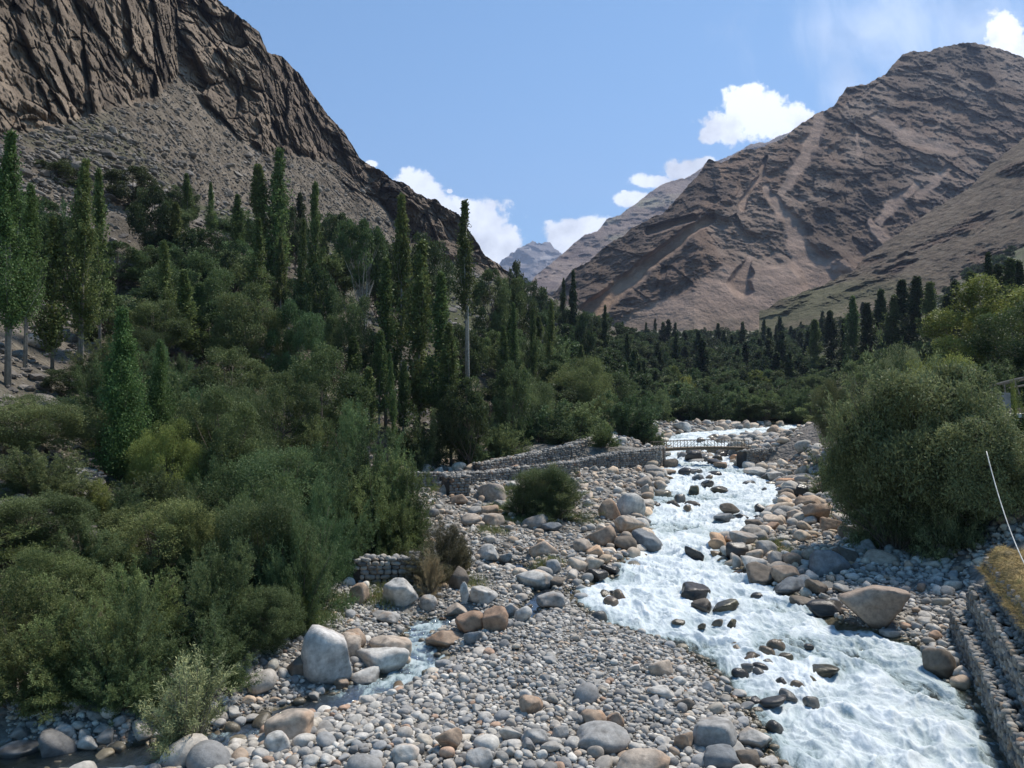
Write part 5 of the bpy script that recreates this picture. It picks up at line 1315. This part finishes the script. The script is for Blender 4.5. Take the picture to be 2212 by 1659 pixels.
HERO = [
 # key, leaves, u, v top, distance, width in grid units, label, (kwargs)
 ('poplarN0', 'poplar_bright', 28, 290, 34, 120, 'tallest bright green poplar at the left edge of the photo', {}),
 ('poplarN1', 'poplar', -35, 330, 36, 120, 'poplar cut by the left edge beside the tallest bright one', {}),
 ('poplarN1', 'poplar_bright', 62, 400, 37, 80, 'second bright poplar just right of the left edge poplar', {}),
 ('poplarN0', 'poplar', 182, 345, 41, 105, 'tall poplar with a long bare grey trunk above the stony slope', {}),
 ('poplarM1', 'poplar', 222, 372, 45, 70, 'slim poplar standing right behind the bare trunked poplar', {}),
 ('poplarM0', 'poplar', 118, 470, 40, 80, 'sparse poplar between the bright left poplar and the bare trunked one', {}),
 ('poplarD', 'poplar_bright', 270, 668, 29, 125, 'young bright poplar with glossy leaves in the left foreground', {}),
 ('poplarD', 'poplar_bright', 342, 738, 31, 80, 'smaller young poplar right of the glossy young poplar', {}),
 ('treeM0', 'dark', 322, 392, 74, 120, 'dark broad tree rising against the scree at upper left', {}),
 ('treeM1', 'dark', 290, 358, 90, 130, 'dark bushy tree behind the dark broad tree on the scree edge', {}),
 ('treeM2', 'dark', 125, 345, 85, 125, 'dark round tree between the left poplars on the scree edge', {}),
 ('poplarM2', 'poplar', 410, 376, 92, 38, 'narrow poplar alone against the scree, left of a pair', {}),
 ('poplarM1', 'poplar', 459, 396, 92, 30, 'thin short poplar on the scree, second from the left', {}),
 ('poplarM0', 'poplar', 515, 420, 88, 46, 'small poplar just left of the big twin topped poplar', {}),
 ('poplarM2', 'poplar', 565, 355, 80, 80, 'left half of the big twin topped poplar on the scree edge', {}),
 ('poplarM0', 'poplar', 592, 318, 80, 72, 'right and taller half of the big twin topped poplar', {}),
 ('poplarM1', 'poplar', 556, 475, 68, 62, 'poplar in front of the big twin topped poplar', {}),
 ('poplarM0', 'poplar', 682, 396, 68, 52, 'slender pointed poplar left of the lone white boulder', {}),
 ('poplarM2', 'poplar', 645, 478, 66, 38, 'short slender poplar left of the slender pointed poplar', {}),
 ('treeM0', 'dark', 395, 395, 95, 80, 'dark bushy tree left of the narrow poplar on the scree', {}),
 ('treeM1', 'dark', 640, 440, 96, 70, 'low dark tree right of the big twin topped poplar', {}),
 ('treeW', 'broad', 782, 470, 78, 125, 'round tree with several white trunks above the forest slope', {}),
 ('treeM1', 'broad', 745, 455, 92, 110, 'bushy tree right behind the white trunked round tree', {}),
 ('treeM0', 'dark', 820, 510, 92, 120, 'dark tree right of the white trunked round tree', {}),
 ('poplarM2', 'poplar', 868, 425, 66, 78, 'left and tallest poplar of the dense middle clump', {}),
 ('poplarM0', 'poplar', 905, 520, 62, 92, 'middle poplar of the dense middle clump', {}),
 ('poplarM1', 'poplar', 948, 590, 60, 90, 'right poplar of the dense middle clump', {}),
 ('poplarM1', 'poplar', 835, 560, 62, 78, 'poplar on the left flank of the dense middle clump', {}),
 ('poplarM0', 'poplar', 975, 700, 58, 70, 'lowest poplar on the right flank of the dense middle clump', {}),
 ('poplarB', 'poplar', 1010, 438, 72, 78, 'very tall poplar on a bare white trunk piercing the skyline', {}),
 ('poplarM0', 'poplar', 854, 762, 50, 30, 'thin grey poplar spire below the dense middle clump', {}),
 ('poplarF0', 'dark', 1236, 586, 165, 27, 'taller pointed poplar on the right end of the forest ridge', {}),
 ('poplarF1', 'dark', 1215, 604, 165, 21, 'shorter pointed poplar on the right end of the forest ridge', {}),
 ('poplarF0', 'dark', 1307, 662, 175, 22, 'small dark poplar against the foot of the orange scree streak', {}),
 ('treeF0', 'dark', 1112, 560, 190, 48, 'dark round tree on the skyline under the far blue peak', {}),
 ('treeF1', 'dark', 1158, 600, 175, 62, 'dark round tree right of the skyline tree under the far peak', {}),
 ('treeF0', 'dark', 1262, 668, 140, 58, 'dark ball shaped tree right of the pair of ridge poplars', {}),
 ('treeN0', 'broad', 430, 545, 58, 210, 'big broad tree filling the upper middle of the left slope', {}),
 ('treeN1', 'broad', 545, 615, 52, 200, 'broad tree right of the big upper one on the left slope', {}),
 ('treeN2', 'broad', 330, 640, 48, 170, 'broad tree behind the glossy young poplar', {}),
 ('treeN2', 'broad', 500, 745, 42, 210, 'dark broad tree right of the smaller young poplar', {}),
 ('treeN0', 'broad', 690, 740, 42, 240, 'big rounded tree with thin pale trunks in the middle of the left slope', {}),
 ('treeN1', 'teal', 640, 655, 52, 160, 'blue green tree above the big rounded tree', {}),
 ('treeN2', 'broad', 765, 625, 60, 150, 'rounded tree below the white trunked round tree', {}),
 ('treeM2', 'dark', 450, 490, 76, 170, 'low dark tree below the thin poplars on the scree', {}),
 ('treeM1', 'broad', 255, 520, 62, 150, 'dark tree right of the slim poplar with scree above it', {}),
 ('treeM0', 'broad', 690, 560, 66, 130, 'tree behind the blue green one on the left slope', {}),
 ('treeM0', 'broad', 1110, 590, 110, 110, 'tree on the forest ridge right of the very tall poplar', {}),
 ('treeM1', 'broad', 1060, 575, 105, 110, 'tree on the forest ridge just behind the very tall poplar', {}),
 ('treeM2', 'broad', 930, 500, 100, 120, 'tree below the dark buttress of the left cliff', {}),
 ('poplarM1', 'poplar', 1112, 655, 84, 36, 'left one of three small poplars on the ridge slope', {}),
 ('poplarM0', 'poplar', 1150, 668, 84, 34, 'middle one of three small poplars on the ridge slope', {}),
 ('poplarM2', 'poplar', 1190, 650, 90, 34, 'right one of three small poplars on the ridge slope', {}),
 ('treeM2', 'broad', 1105, 775, 62, 100, 'rounded dark tree right of the very tall poplar trunk', {}),
 ('treeM0', 'broad', 1015, 800, 56, 120, 'rounded tree at the foot of the very tall poplar', {}),
 ('domeN1', 'olive', 1255, 770, 84, 190, 'large olive dome shaped tree above the bridge on the left', {}),
 ('domeN2', 'willow', 1130, 805, 72, 150, 'large grey green bush left of the olive dome shaped tree', {}),
 ('bushM2', 'willow', 925, 872, 56, 150, 'dark green bush behind the broken stone wall', {}),
 ('bushM1', 'teal', 1010, 880, 58, 120, 'dark green bush right of the one behind the broken wall', {}),
 ('bushM0', 'willow', 1080, 890, 60, 120, 'green bush above the low field wall', {}),
 ('bushM2', 'teal', 1165, 868, 64, 150, 'blue green bush above the upper rubble wall', {}),
 ('bushM1', 'willow', 1245, 868, 68, 130, 'green bush left of the small rounded bush near the bridge', {}),
 ('bushM0', 'teal', 1345, 850, 74, 150, 'broad dark bush just left of the footbridge', {}),
 ('bushM1', 'willow', 1395, 885, 76, 80, 'drooping bush above the left end of the footbridge', {}),
 ('bushM2', 'olive', 1308, 908, 61.5, 76, 'small rounded bush growing on the left bridge abutment', {}),
 ('domeN0', 'willow', 1180, 1003, 37.5, 170, 'round green bush alone on the gravel left of the river', {}),
 ('feather0', 'olive', 1125, 1030, 38, 110, 'low olive bush on the left side of the round green bush', {}),
 ('bushM0', 'willow', 345, 800, 38, 170, 'bush below the smaller young poplar', {}),
 ('domeN0', 'willow', 505, 822, 33, 230, 'blue green rounded bush in the middle of the left bank', {}),
 ('bushN1', 'teal', 420, 850, 34, 190, 'bush left of the blue green rounded bush', {}),
 ('domeN1', 'yellow', 362, 905, 28.5, 170, 'yellow green bush standing out in the left foreground', {}),
 ('domeN1', 'willow', 55, 850, 27.5, 290, 'large grey green willow at the left edge', {}),
 ('bushN0', 'willow', 90, 960, 24.5, 230, 'grey green willow in front of the large left edge willow', {}),
 ('bushN1', 'yellow', 190, 1040, 24.5, 130, 'fresh green bush between left willows', {}),
 ('bushN2', 'teal', 265, 1060, 24.5, 120, 'dusky blue bush right of the fresh green bush', {}),
 ('bushN1', 'teal', 790, 885, 37, 190, 'tall feathery bush at the right end of the left bank thicket', {}),
 ('bushN3', 'olive', 700, 900, 36, 150, 'olive bush beside the tall feathery bush', {}),
 ('bushN0', 'olive', 815, 985, 30.5, 230, 'brownish olive bush behind the short dry stone wall', {}),
 ('domeN2', 'teal', 590, 960, 28.5, 290, 'wide blue green willow in the heart of the thicket', {}),
 ('bushN3', 'teal', 470, 985, 28, 180, 'green willow right of the yellow green bush', {}),
 ('domeN2', 'olive', 350, 1070, 22.5, 290, 'olive willow clump in the left foreground with rock below', {}),
 ('bushN2', 'olive', 450, 1110, 21.8, 160, 'yellowish willow clump between the olive and the dark clump', {}),
 ('domeN0', 'willow', 570, 1060, 21.6, 270, 'biggest dark green willow directly left of the huge pale boulder', {}),
 ('feather0', 'teal', 690, 1090, 22.8, 180, 'dark teal feathery willow overhanging the cobbles', {}),
 ('bushN3', 'yellow', 625, 1230, 20.6, 130, 'yellow green low willow beside the huge pale angular boulder', {}),
 ('domeN0', 'willow', 70, 1060, 21.5, 280, 'shaded willow at the left edge below the large one', {}),
 ('bushN0', 'willow', 195, 1120, 20.8, 200, 'shaded willow right of the left edge shaded one', {}),
 ('bushN2', 'olive', 40, 1270, 16.6, 330, 'pale olive bush in the lower left corner', {}),
 ('bushN1', 'olive', 165, 1300, 16.8, 260, 'pale olive bush right of the corner bush', {}),
 ('bushN0', 'willow', 262, 1270, 16.8, 210, 'upright grey green willow left of the leafy sapling', {}),
 ('sprig', 'silver', 405, 1385, 14.7, 240, 'leafy willow sapling with distinct silvery leaves at the bottom left', {}),
 ('feather1', 'brown', 955, 1108, 26.6, 150, 'dark brownish tamarisk right of the short dry stone wall', {}),
 ('feather0', 'brown', 925, 1175, 25.6, 130, 'dark twiggy shrub under the tamarisk', {}),
 ('feather1', 'pink', 930, 1185, 24.6, 80, 'shrub with pinkish seed heads in front of the tamarisk', {}),
 ('domeT0', 'grey', 1975, 785, 30.5, 400, 'very large silvery willow on the right bank', {}),
 ('domeT1', 'grey', 2105, 880, 28.5, 340, 'right hand half of the large willow on the right bank', {}),
 ('domeT1', 'grey', 1890, 885, 31.5, 240, 'left hand skirt of the large willow on the right bank', {}),
 ('domeN1', 'willow', 2020, 1060, 29.8, 220, 'shaded lower willow under the very large silvery one', {}),
 ('domeN2', 'yellow', 2010, 762, 37, 250, 'yellow green tree behind the very large silvery willow', {}),
 ('domeN0', 'silver', 1945, 742, 44, 140, 'silver topped tree left of the yellow green one', {}),
 ('treeN1', 'yellow', 2150, 600, 48, 330, 'large sunlit tree on the far right under the spur', {}),
 ('treeN2', 'broad', 2215, 640, 42, 280, 'dark tree mass at the right edge above the pole shelter', {}),
 ('treeN0', 'broad', 2110, 690, 50, 200, 'shaded tree below the large sunlit tree', {}),
 ('domeN1', 'grey', 1815, 808, 56, 120, 'rounded grey green bush left of the very large silvery willow', {}),
 ('bushM2', 'yellow', 2200, 830, 30, 60, 'small bright bush at the right edge beside the pole shelter', {}),
 ('feather0', 'brown', 1722, 925, 88, 26, 'small dark shrub on top of the spoil slope right of the bridge', {}),
 ('feather1', 'olive', 1775, 985, 46, 70, 'yellowing bush on the right bank above the boulders', {}),
 ('bushM1', 'olive', 1765, 925, 68, 60, 'olive bush on the crest right of the spoil slope', {}),
]
HERO += [
 ('bushN2', 'willow', 455, 1320, 17.4, 230, 'dark willow just behind the leafy sapling with silvery leaves', {}),
 ('bushN0', 'willow', 270, 1400, 16.3, 190, 'low grey green bush over the stones at the bottom left', {}),
 ('domeN0', 'dark', 300, 700, 44, 130, 'dark tree filling the gap right of the bare trunked poplar', {}),
 ('feather1', 'willow', 1195, 996, 37.2, 190, 'feathery shoots rising through the round green bush', {}),
 ('bushN1', 'olive', 870, 1010, 30.0, 170, 'olive brown bush just behind the tamarisk', {}),
 ('bushN3', 'brown', 990, 1150, 27.5, 70, 'small dry bush on the right side of the tamarisk', {}),
 ('bushN2', 'grey', 1935, 805, 30.6, 300, 'upright shoots on the left part of the large willow', {}),
 ('bushN0', 'grey', 2065, 820, 29.7, 290, 'upright shoots on the right part of the large willow', {}),
 ('bushN3', 'teal', 690, 960, 29.0, 210, 'green bush behind the dark teal feathery willow', {}),
 ('bushM2', 'willow', 1215, 905, 63, 100, 'bush above the left part of the bridge wall', {}),
 ('treeM1', 'broad', 1190, 760, 88, 130, 'leafy tree on the lower left slope above the bridge', {}),
 ('treeM2', 'broad', 1320, 790, 95, 120, 'leafy tree behind the broad dark bush by the bridge', {}),
 ('treeM0', 'broad', 1000, 690, 78, 120, 'leafy tree just left of the very tall poplar trunk', {}),
 ('bushN3', 'willow', 640, 1110, 20.6, 190, 'green willow drooping behind the huge pale angular boulder', {}),
 ('bushN1', 'willow', 470, 1180, 19.0, 240, 'dark willow over the shaded bank behind the leafy sapling', {}),
 ('domeN2', 'willow', 560, 1260, 19.2, 200, 'low dark willow left of the huge pale angular boulder', {}),
 ('bushN0', 'olive', 300, 1210, 18.6, 220, 'olive willow above the upright grey green willow', {}),
 ('domeN1', 'olive', 110, 1180, 18.9, 250, 'olive mound between the corner bush and the shaded willows', {}),
 ('bushN2', 'teal', 800, 955, 31.5, 180, 'blue green shrub right of the wide blue green willow', {}),
 ('bushN1', 'teal', 725, 1040, 26.6, 170, 'teal shrub above the dark teal feathery willow', {}),
 ('treeN1', 'dark', 150, 790, 36, 120, 'dark low tree beside the stony slope at the left', {}),
 ('treeN0', 'broad', 610, 800, 37, 180, 'leafy tree right of the blue green rounded bush', {}),
]
for i, (key, mat, u, vt, y, w, lab, kw) in enumerate(HERO): plant(key, mat, u, vt, y, w, lab, seed=i * 3, **kw)
# dark poplars in a row on the right
RP = [(1845, 640, 165, 40), (1872, 655, 150, 36), (1896, 628, 160, 40), (1925, 640, 150, 44), (1952, 605, 150, 46), (1978, 600, 145, 46), (2003, 612, 140, 46), (2040, 640, 125, 40), (2070, 610, 125, 46),
      (2100, 590, 120, 44), (2135, 548, 112, 44), (2160, 575, 112, 44), (2185, 560, 108, 50), (2212, 565, 105, 50), (1800, 672, 185, 30), (1765, 690, 190, 26), (1820, 690, 170, 30)]
for i, (u, vt, y, w) in enumerate(RP):
    plant('poplarM%d' % (i % 3), 'dark' if i % 3 else 'poplar', u, vt, y, w * (1.25 + .9 * ((i * 37) % 10) / 10), 'dark poplar in the row on the right slope below the spur', seed=900 + i, group='dark poplars on the right slope')

for i in range(15):
    u = 1425 + i * 25; vt = [838, 862, 846, 870, 835, 855, 866, 842][i % 8]
    plant(['bushM0', 'treeM1', 'bushM2', 'treeM0'][i % 4], ['willow', 'broad', 'teal', 'olive', 'broad'][i % 5], u, vt, 113 + (i * 7) % 9, 80 + (i * 13) % 30, 'rounded bush crowding the far bank of the upper river', seed=1200 + i, group='bushes crowding the far river bank')
# ---------------------------------------------------------------- the wood that fills the valley
PLANTS0 = [p[0].name.split('.')[0] for p in PLANTS]
def filler():
    r = np.random.RandomState(21)
    clear = [(15, 590, 150, 880, 60), (225, 440, 300, 520, 100), (640, 495, 745, 560, 86), (240, 560, 262, 600, 80), (420, 440, 560, 490, 100), (150, 985, 225, 1090, 28)]
    taken = [(p[1], p[2], p[5] / 2) for p in PLANTS]
    cnt = {}; todo = []
    def tryp(x, y, h, w, key, mat, lab, grp, gapf=.62):
        for (a, b, c) in taken:
            if (a - x) ** 2 + (b - y) ** 2 < (gapf * (c + w / 2)) ** 2: return False
        z = float(H(x, y)); u0, vb = project(x, y, z); u1, vtp = project(x, y, z + h); hw = w / 2 * F / y
        if u0 + hw < -60 or u0 - hw > 2270: return False
        for (a, b, c, d, yy) in clear:
            if y < yy and u0 + hw * .8 > a and u0 - hw * .8 < c and vtp < d and vb > b: return False
        todo.append((key, mat, x, y, h, w, lab, grp, z, r.randint(1e6))); taken.append((x, y, w / 2)); return True
    # left slope
    for k in range(5200):
        y = math.exp(r.uniform(math.log(18), math.log(300))); x = r.uniform(-.72, .30) * y
        dl = float(XFL(y)) - x
        lim = 76 if y > 100 else 40 + y * .32
        if dl < (2.0 if y > 24 else .6) or dl > lim: continue
        z = float(H(x, y)); u, v = project(x, y, z)
        vtree = np.interp(u, [0, 300, 700, 900, 1100, 1250], [500, 500, 520, 570, 620, 700])
        if v < vtree: continue
        q = r.uniform()
        if y < 48:
            if q < .55: tryp(x, y, r.uniform(2.2, 3.6), r.uniform(3, 4.4), 'bushN%d' % r.randint(4), r.choice(['willow', 'teal', 'broad', 'olive']), 'green bush filling the thicket on the left slope', 'bushes of the left slope')
            else: tryp(x, y, r.uniform(3.5, 5.5), r.uniform(3.4, 5), 'treeN%d' % r.randint(3), r.choice(['broad', 'dark', 'broad']), 'broadleaf tree in the wood on the left slope', 'trees of the left slope')
        elif y < 120:
            if q < .08: tryp(x, y, r.uniform(5, 8.5), r.uniform(1.6, 2.4), 'poplarM%d' % r.randint(3), 'poplar', 'slim poplar in the wood on the left slope', 'poplars of the left slope', .5)
            else: tryp(x, y, r.uniform(3.2, 6.0), r.uniform(4.2, 7.2), 'treeM%d' % r.randint(3) if q < .75 else 'bushM%d' % r.randint(3), r.choice(['broad', 'broad', 'broad', 'dark', 'teal', 'willow', 'olive']), 'broadleaf tree in the wood on the left slope', 'trees of the left slope')
        else:
            if q < .10: tryp(x, y, r.uniform(5, 9), r.uniform(2.0, 2.8), 'poplarF%d' % r.randint(2), 'dark', 'distant poplar on the ridge of the left slope', 'poplars of the left slope', .5)
            else: tryp(x, y, r.uniform(3.5, 6.5), r.uniform(5, 8), 'treeF%d' % r.randint(2), r.choice(['broad', 'dark', 'broad']), 'distant tree on the ridge of the left slope', 'trees on the ridge of the left slope')
    # valley floor beyond the river
    for k in range(3600):
        y = math.exp(r.uniform(math.log(112), math.log(370))); x = r.uniform(.12, .66) * y
        if XFL(y) - x > 2: continue
        if perlin(x * .02, y * .02, 3.3) < -.25 and y > 180: continue
        if x < XR(y) + 1.5 and y < 114: continue
        q = r.uniform(); dr = x - float(XFR(y)); z = float(H(x, y)); u, v = project(x, y, z)
        if y > 235 and v < 735 - max(u - 1500, 0) * .12: 
            if r.uniform() > .10: continue
        if y < 175: tryp(x, y, r.uniform(2.6, 6.2), r.uniform(4.5, 8.0), 'treeF%d' % r.randint(2) if q < .6 else 'treeM%d' % r.randint(3), r.choice(['willow', 'olive', 'broad', 'yellow', 'willow', 'dark', 'broad']), 'rounded bush on the valley floor beyond the river', 'bushes beyond the river', .55)
        elif q < .09: tryp(x, y, r.uniform(5, 12), r.uniform(2.4, 5.0), 'poplarF%d' % r.randint(2), 'dark', 'small dark poplar in the far wood of the valley', 'far poplars of the valley', .4)
        else: tryp(x, y, r.uniform(3.5, 7), r.uniform(5, 9), 'treeF%d' % r.randint(2), r.choice(['dark', 'broad', 'dark']), 'dark round tree in the far wood of the valley', 'far trees of the valley', .55)
    # right slope
    for k in range(1500):
        y = math.exp(r.uniform(math.log(34), math.log(150))); x = r.uniform(.44, .76) * y
        dr = x - float(XFR(y))
        if dr < 2.5: continue
        tryp(x, y, r.uniform(3, 5) * (1 if y < 70 else 1.2), r.uniform(3.6, 5.5), 'treeM%d' % r.randint(3) if y > 55 else 'bushN%d' % r.randint(4), r.choice(['broad', 'dark', 'willow']), 'bushy tree on the right slope behind the big willow', 'trees of the right slope')
    # shrubs dotted over the green fields
    for k in range(260):
        y = r.uniform(330, 440); x = r.uniform(.16, .62) * y
        tryp(x, y, r.uniform(1.6, 3.6), r.uniform(3, 6), 'treeF%d' % r.randint(2), 'dark', 'small dark shrub dotted on the green field below the mountain', 'shrubs on the green field', 1.0)
    # walk outwards from the viewer and leave out what nearer crowns hide completely
    buf = np.zeros((415, 553), bool); VV, UU = np.mgrid[0:415, 0:553]
    def cover(x, y, z, h, w, f):
        u, vb = project(x, y, z); _, vt = project(x, y, z + h); hw = max(w / 2 * F / y, 3) / 4 * f; vb, vt, u = vb / 4, vt / 4, u / 4
        a, b, c, d = int(max(u - hw, 0)), int(min(u + hw + 1, 553)), int(max(vt, 0)), int(min(vb + 1, 415))
        if a >= b or c >= d: return 0, 1
        m = ((UU[c:d, a:b] - u) / max(hw, .6)) ** 2 + ((VV[c:d, a:b] - (vt + vb) / 2) / max((vb - vt) / 2, .6)) ** 2 <= 1
        new = (m & ~buf[c:d, a:b]).sum(); return new, max(m.sum(), 1), (a, b, c, d, m)
    allp = [(p[2], None, p) for p in PLANTS] + [(t[3], t, None) for t in todo]
    allp.sort(key=lambda t: t[0]); kept = []
    for y, t, p in allp:
        if p is not None: x, y, z, h, w = p[1:]
        else: x, y, h, w, z = t[2], t[3], t[4], t[5], t[8]
        res = cover(x, y, z, h, w, .85)
        if len(res) < 3: continue
        new, tot, (a, b, c, d, m) = res
        if t is not None:
            if new / tot < .04 or new < 2: continue
            kept.append((new, t))
        buf[c:d, a:b] |= m
    lim = {}
    kept.sort(key=lambda t: -t[0]); cl_ = {}
    for new, t in kept:
        nm = NAMES[t[0][:4]] if 'shrub' not in t[6] else 'shrub'
        if cl_.get(nm, 0) >= 285 - sum(1 for p in PLANTS0 if p == nm): continue
        cl_[nm] = cl_.get(nm, 0) + 1
        e = plant_at(*t[:9], lite=t[3] > 120, seed=t[9]); cnt[t[7]] = cnt.get(t[7], 0) + 1
        if nm == 'shrub': e.name = 'shrub'; e['category'] = 'shrub'
    print('filler', cnt, len(todo), len(kept), cl_)
filler()

def grass_patch(name, pts, n, h, mat, label, seed, spread):
    r = np.random.RandomState(seed); P = []
    for (u, v) in pts:
        x, y, z = hit(u, v); c = np.stack([x + r.normal(size=n) * spread, y + r.normal(size=n) * spread], 1); P.append(c)
    P = np.concatenate(P); z = H(P[:, 0], P[:, 1]); P = np.concatenate([P, z[:, None]], 1)
    D = unit(r.normal(size=P.shape) * np.array([.35, .35, .1]) + np.array([0, 0, 1]))
    me = leafmesh(name, P, D, h * r.uniform(.5, 1.2, len(P)), .014, r, LEAF[mat], .5 + .25 * r.normal(size=len(P)), .8)
    o = obj(name, me); tag(o, label, kind='stuff')
grass_patch('grass', [(820, 1300), (850, 1275), (1010, 1265), (1060, 1150), (1100, 1130), (1070, 1100), (1140, 1130), (1180, 1222), (940, 1060), (900, 1045), (1760, 1030), (1780, 1050), (1680, 1195), (1665, 1180),
      (1830, 1120), (1860, 1140), (720, 1300), (690, 1340), (1230, 1120), (1100, 1060), (880, 1120)], 520, .32, 'grass', None, 5, .35)
grass_patch('grass', [(120, 700 + 0), (200, 900), (60, 900), (240, 1000)], 700, .4, 'olive', None, 6, .9)

# ---------------------------------------------------------------- labels that single out each repeated thing
def colour_word(c):
    b = sum(c[:3]) / 3; w = c[0] / max(c[2], .01)
    if b < .11: return 'wet dark'
    if w > 1.32: return 'tan' if b > .2 else 'brown'
    if b > .345: return 'pale'
    if b > .25: return 'light grey'
    return 'dark grey'
def single_out():
    marks = []
    for o in SC.objects:
        lab = o.get('label')
        if not lab or o.parent or o.get('group'): continue
        x, y, z = o.location; u, v = project(x, y, z + .1)
        if not (0 < u < 2212 and 0 < v < 1659): continue
        marks.append((u, v, lab, o.get('category')))
    def short(lab):
        w = lab.replace(',', '').split(); out = []
        for t in w:
            if t in ('in', 'on', 'at', 'of', 'beside', 'below', 'behind', 'above', 'left', 'right', 'under', 'lying', 'standing', 'leaning', 'with', 'near', 'against', 'between', 'jutting', 'overhanging', 'alone', 'just', 'by', 'along', 'hanging', 'carrying', 'cut', 'among', 'rising', 'filling', 'splashed', 'perched', 'growing', 'crossing', 'wedged', 'low') and len(out) > 2: break
            out.append(t)
        return ' '.join(out[:6])
    seen = {}
    for m in marks: seen.setdefault(short(m[2]), []).append(m)
    LM = [(v[0][0], v[0][1], k, v[0][3]) for k, v in seen.items() if len(v) == 1]
    LM += [(1390, 600, 'orange scree streak', 'land'), (1700, 560, 'pink debris fan', 'land'), (1160, 545, 'far blue peak', 'land'), (1500, 740, 'foot of the big brown mountain', 'land'), (1620, 700, 'green field', 'land'), (1760, 660, 'green field by the spur', 'land'), (2000, 520, 'right spur', 'land'), (1550, 870, 'upper river', 'land'), (1420, 800, 'bend of the valley', 'land'), (1330, 740, 'foot of the left ridge', 'land'), (700, 430, 'scree edge', 'land'), (900, 480, 'dark cliff buttress', 'land')]
    words = ['', 'second ', 'third ', 'fourth ', 'fifth ', 'sixth ', 'seventh ', 'eighth ', 'ninth ', 'tenth ', 'eleventh ', 'twelfth ', 'thirteenth ', 'fourteenth ']
    items = []
    for o in SC.objects:
        if not o.get('group') or o.parent: continue
        items.append(o)
    bins = {}
    for o in items:
        x, y, z = o.location; big = o['category'] in ('cobble', 'boulder'); hh = 0 if big else o.scale[2] * 3
        u, v = project(x, y, z + hh)
        c = None
        if big:
            a = o.data.attributes['Col'].data; c = colour_word(a[len(a) // 2].color)
            kind = o['category'] if o['category'] == 'cobble' else 'stone'
            pool = [m for m in LM if m[3] in ('boulder', 'stone wall', 'footbridge', 'retaining wall')]
        else:
            mname = o.children[0].data.materials[0].name.split('_leaves')[0].replace('_', ' '); c = {'poplar': 'slim', 'dark': 'dark', 'broad': 'green', 'willow': 'grey green', 'blue green': 'blue green'}.get(mname, mname)
            kind = o['category']; pool = [m for m in LM if m[3] in ('tree', 'poplar', 'bush', 'shrub', 'footbridge', 'land')]
        best = min(pool, key=lambda m: (m[0] - u) ** 2 + (m[1] - v) ** 2); du, dv = u - best[0], v - best[1]
        side = ('right of' if du > 0 else 'left of') if abs(du) > abs(dv) else ('below' if dv > 0 else 'above')
        bins.setdefault((c, kind, side, best[2], o['group']), []).append((math.hypot(du, dv), o))
    for (c, kind, side, lm, _g_), lst in bins.items():
        lst.sort(key=lambda t: t[0])
        for i, (d, o) in enumerate(lst):
            if i < 14: o['label'] = ' '.join(('%s%s %s %s the %s' % (words[i], c, kind, side, lm)).split()[:16])
            else: o['label'] = ' '.join(('%s %s farther out %s the %s' % (c, kind, side, lm)).split()[:16])
single_out()
def settle_labels():
    seen = {}
    for o in SC.objects:
        if o.parent or not o.get('label'): continue
        seen.setdefault(o['label'], []).append(o)
    sides = ['leftmost', 'second from left', 'third from left', 'fourth from left', 'fifth from left', 'sixth from left', 'seventh from left', 'eighth from left']
    for lab, lst in seen.items():
        if len(lst) < 2 or len(lst) > 8: continue
        lst.sort(key=lambda o: o.location[0] / o.location[1])
        for i, o in enumerate(lst): o['label'] = ' '.join((lab + ', ' + sides[i] + ' of %d' % len(lst)).split()[-16:])
settle_labels()
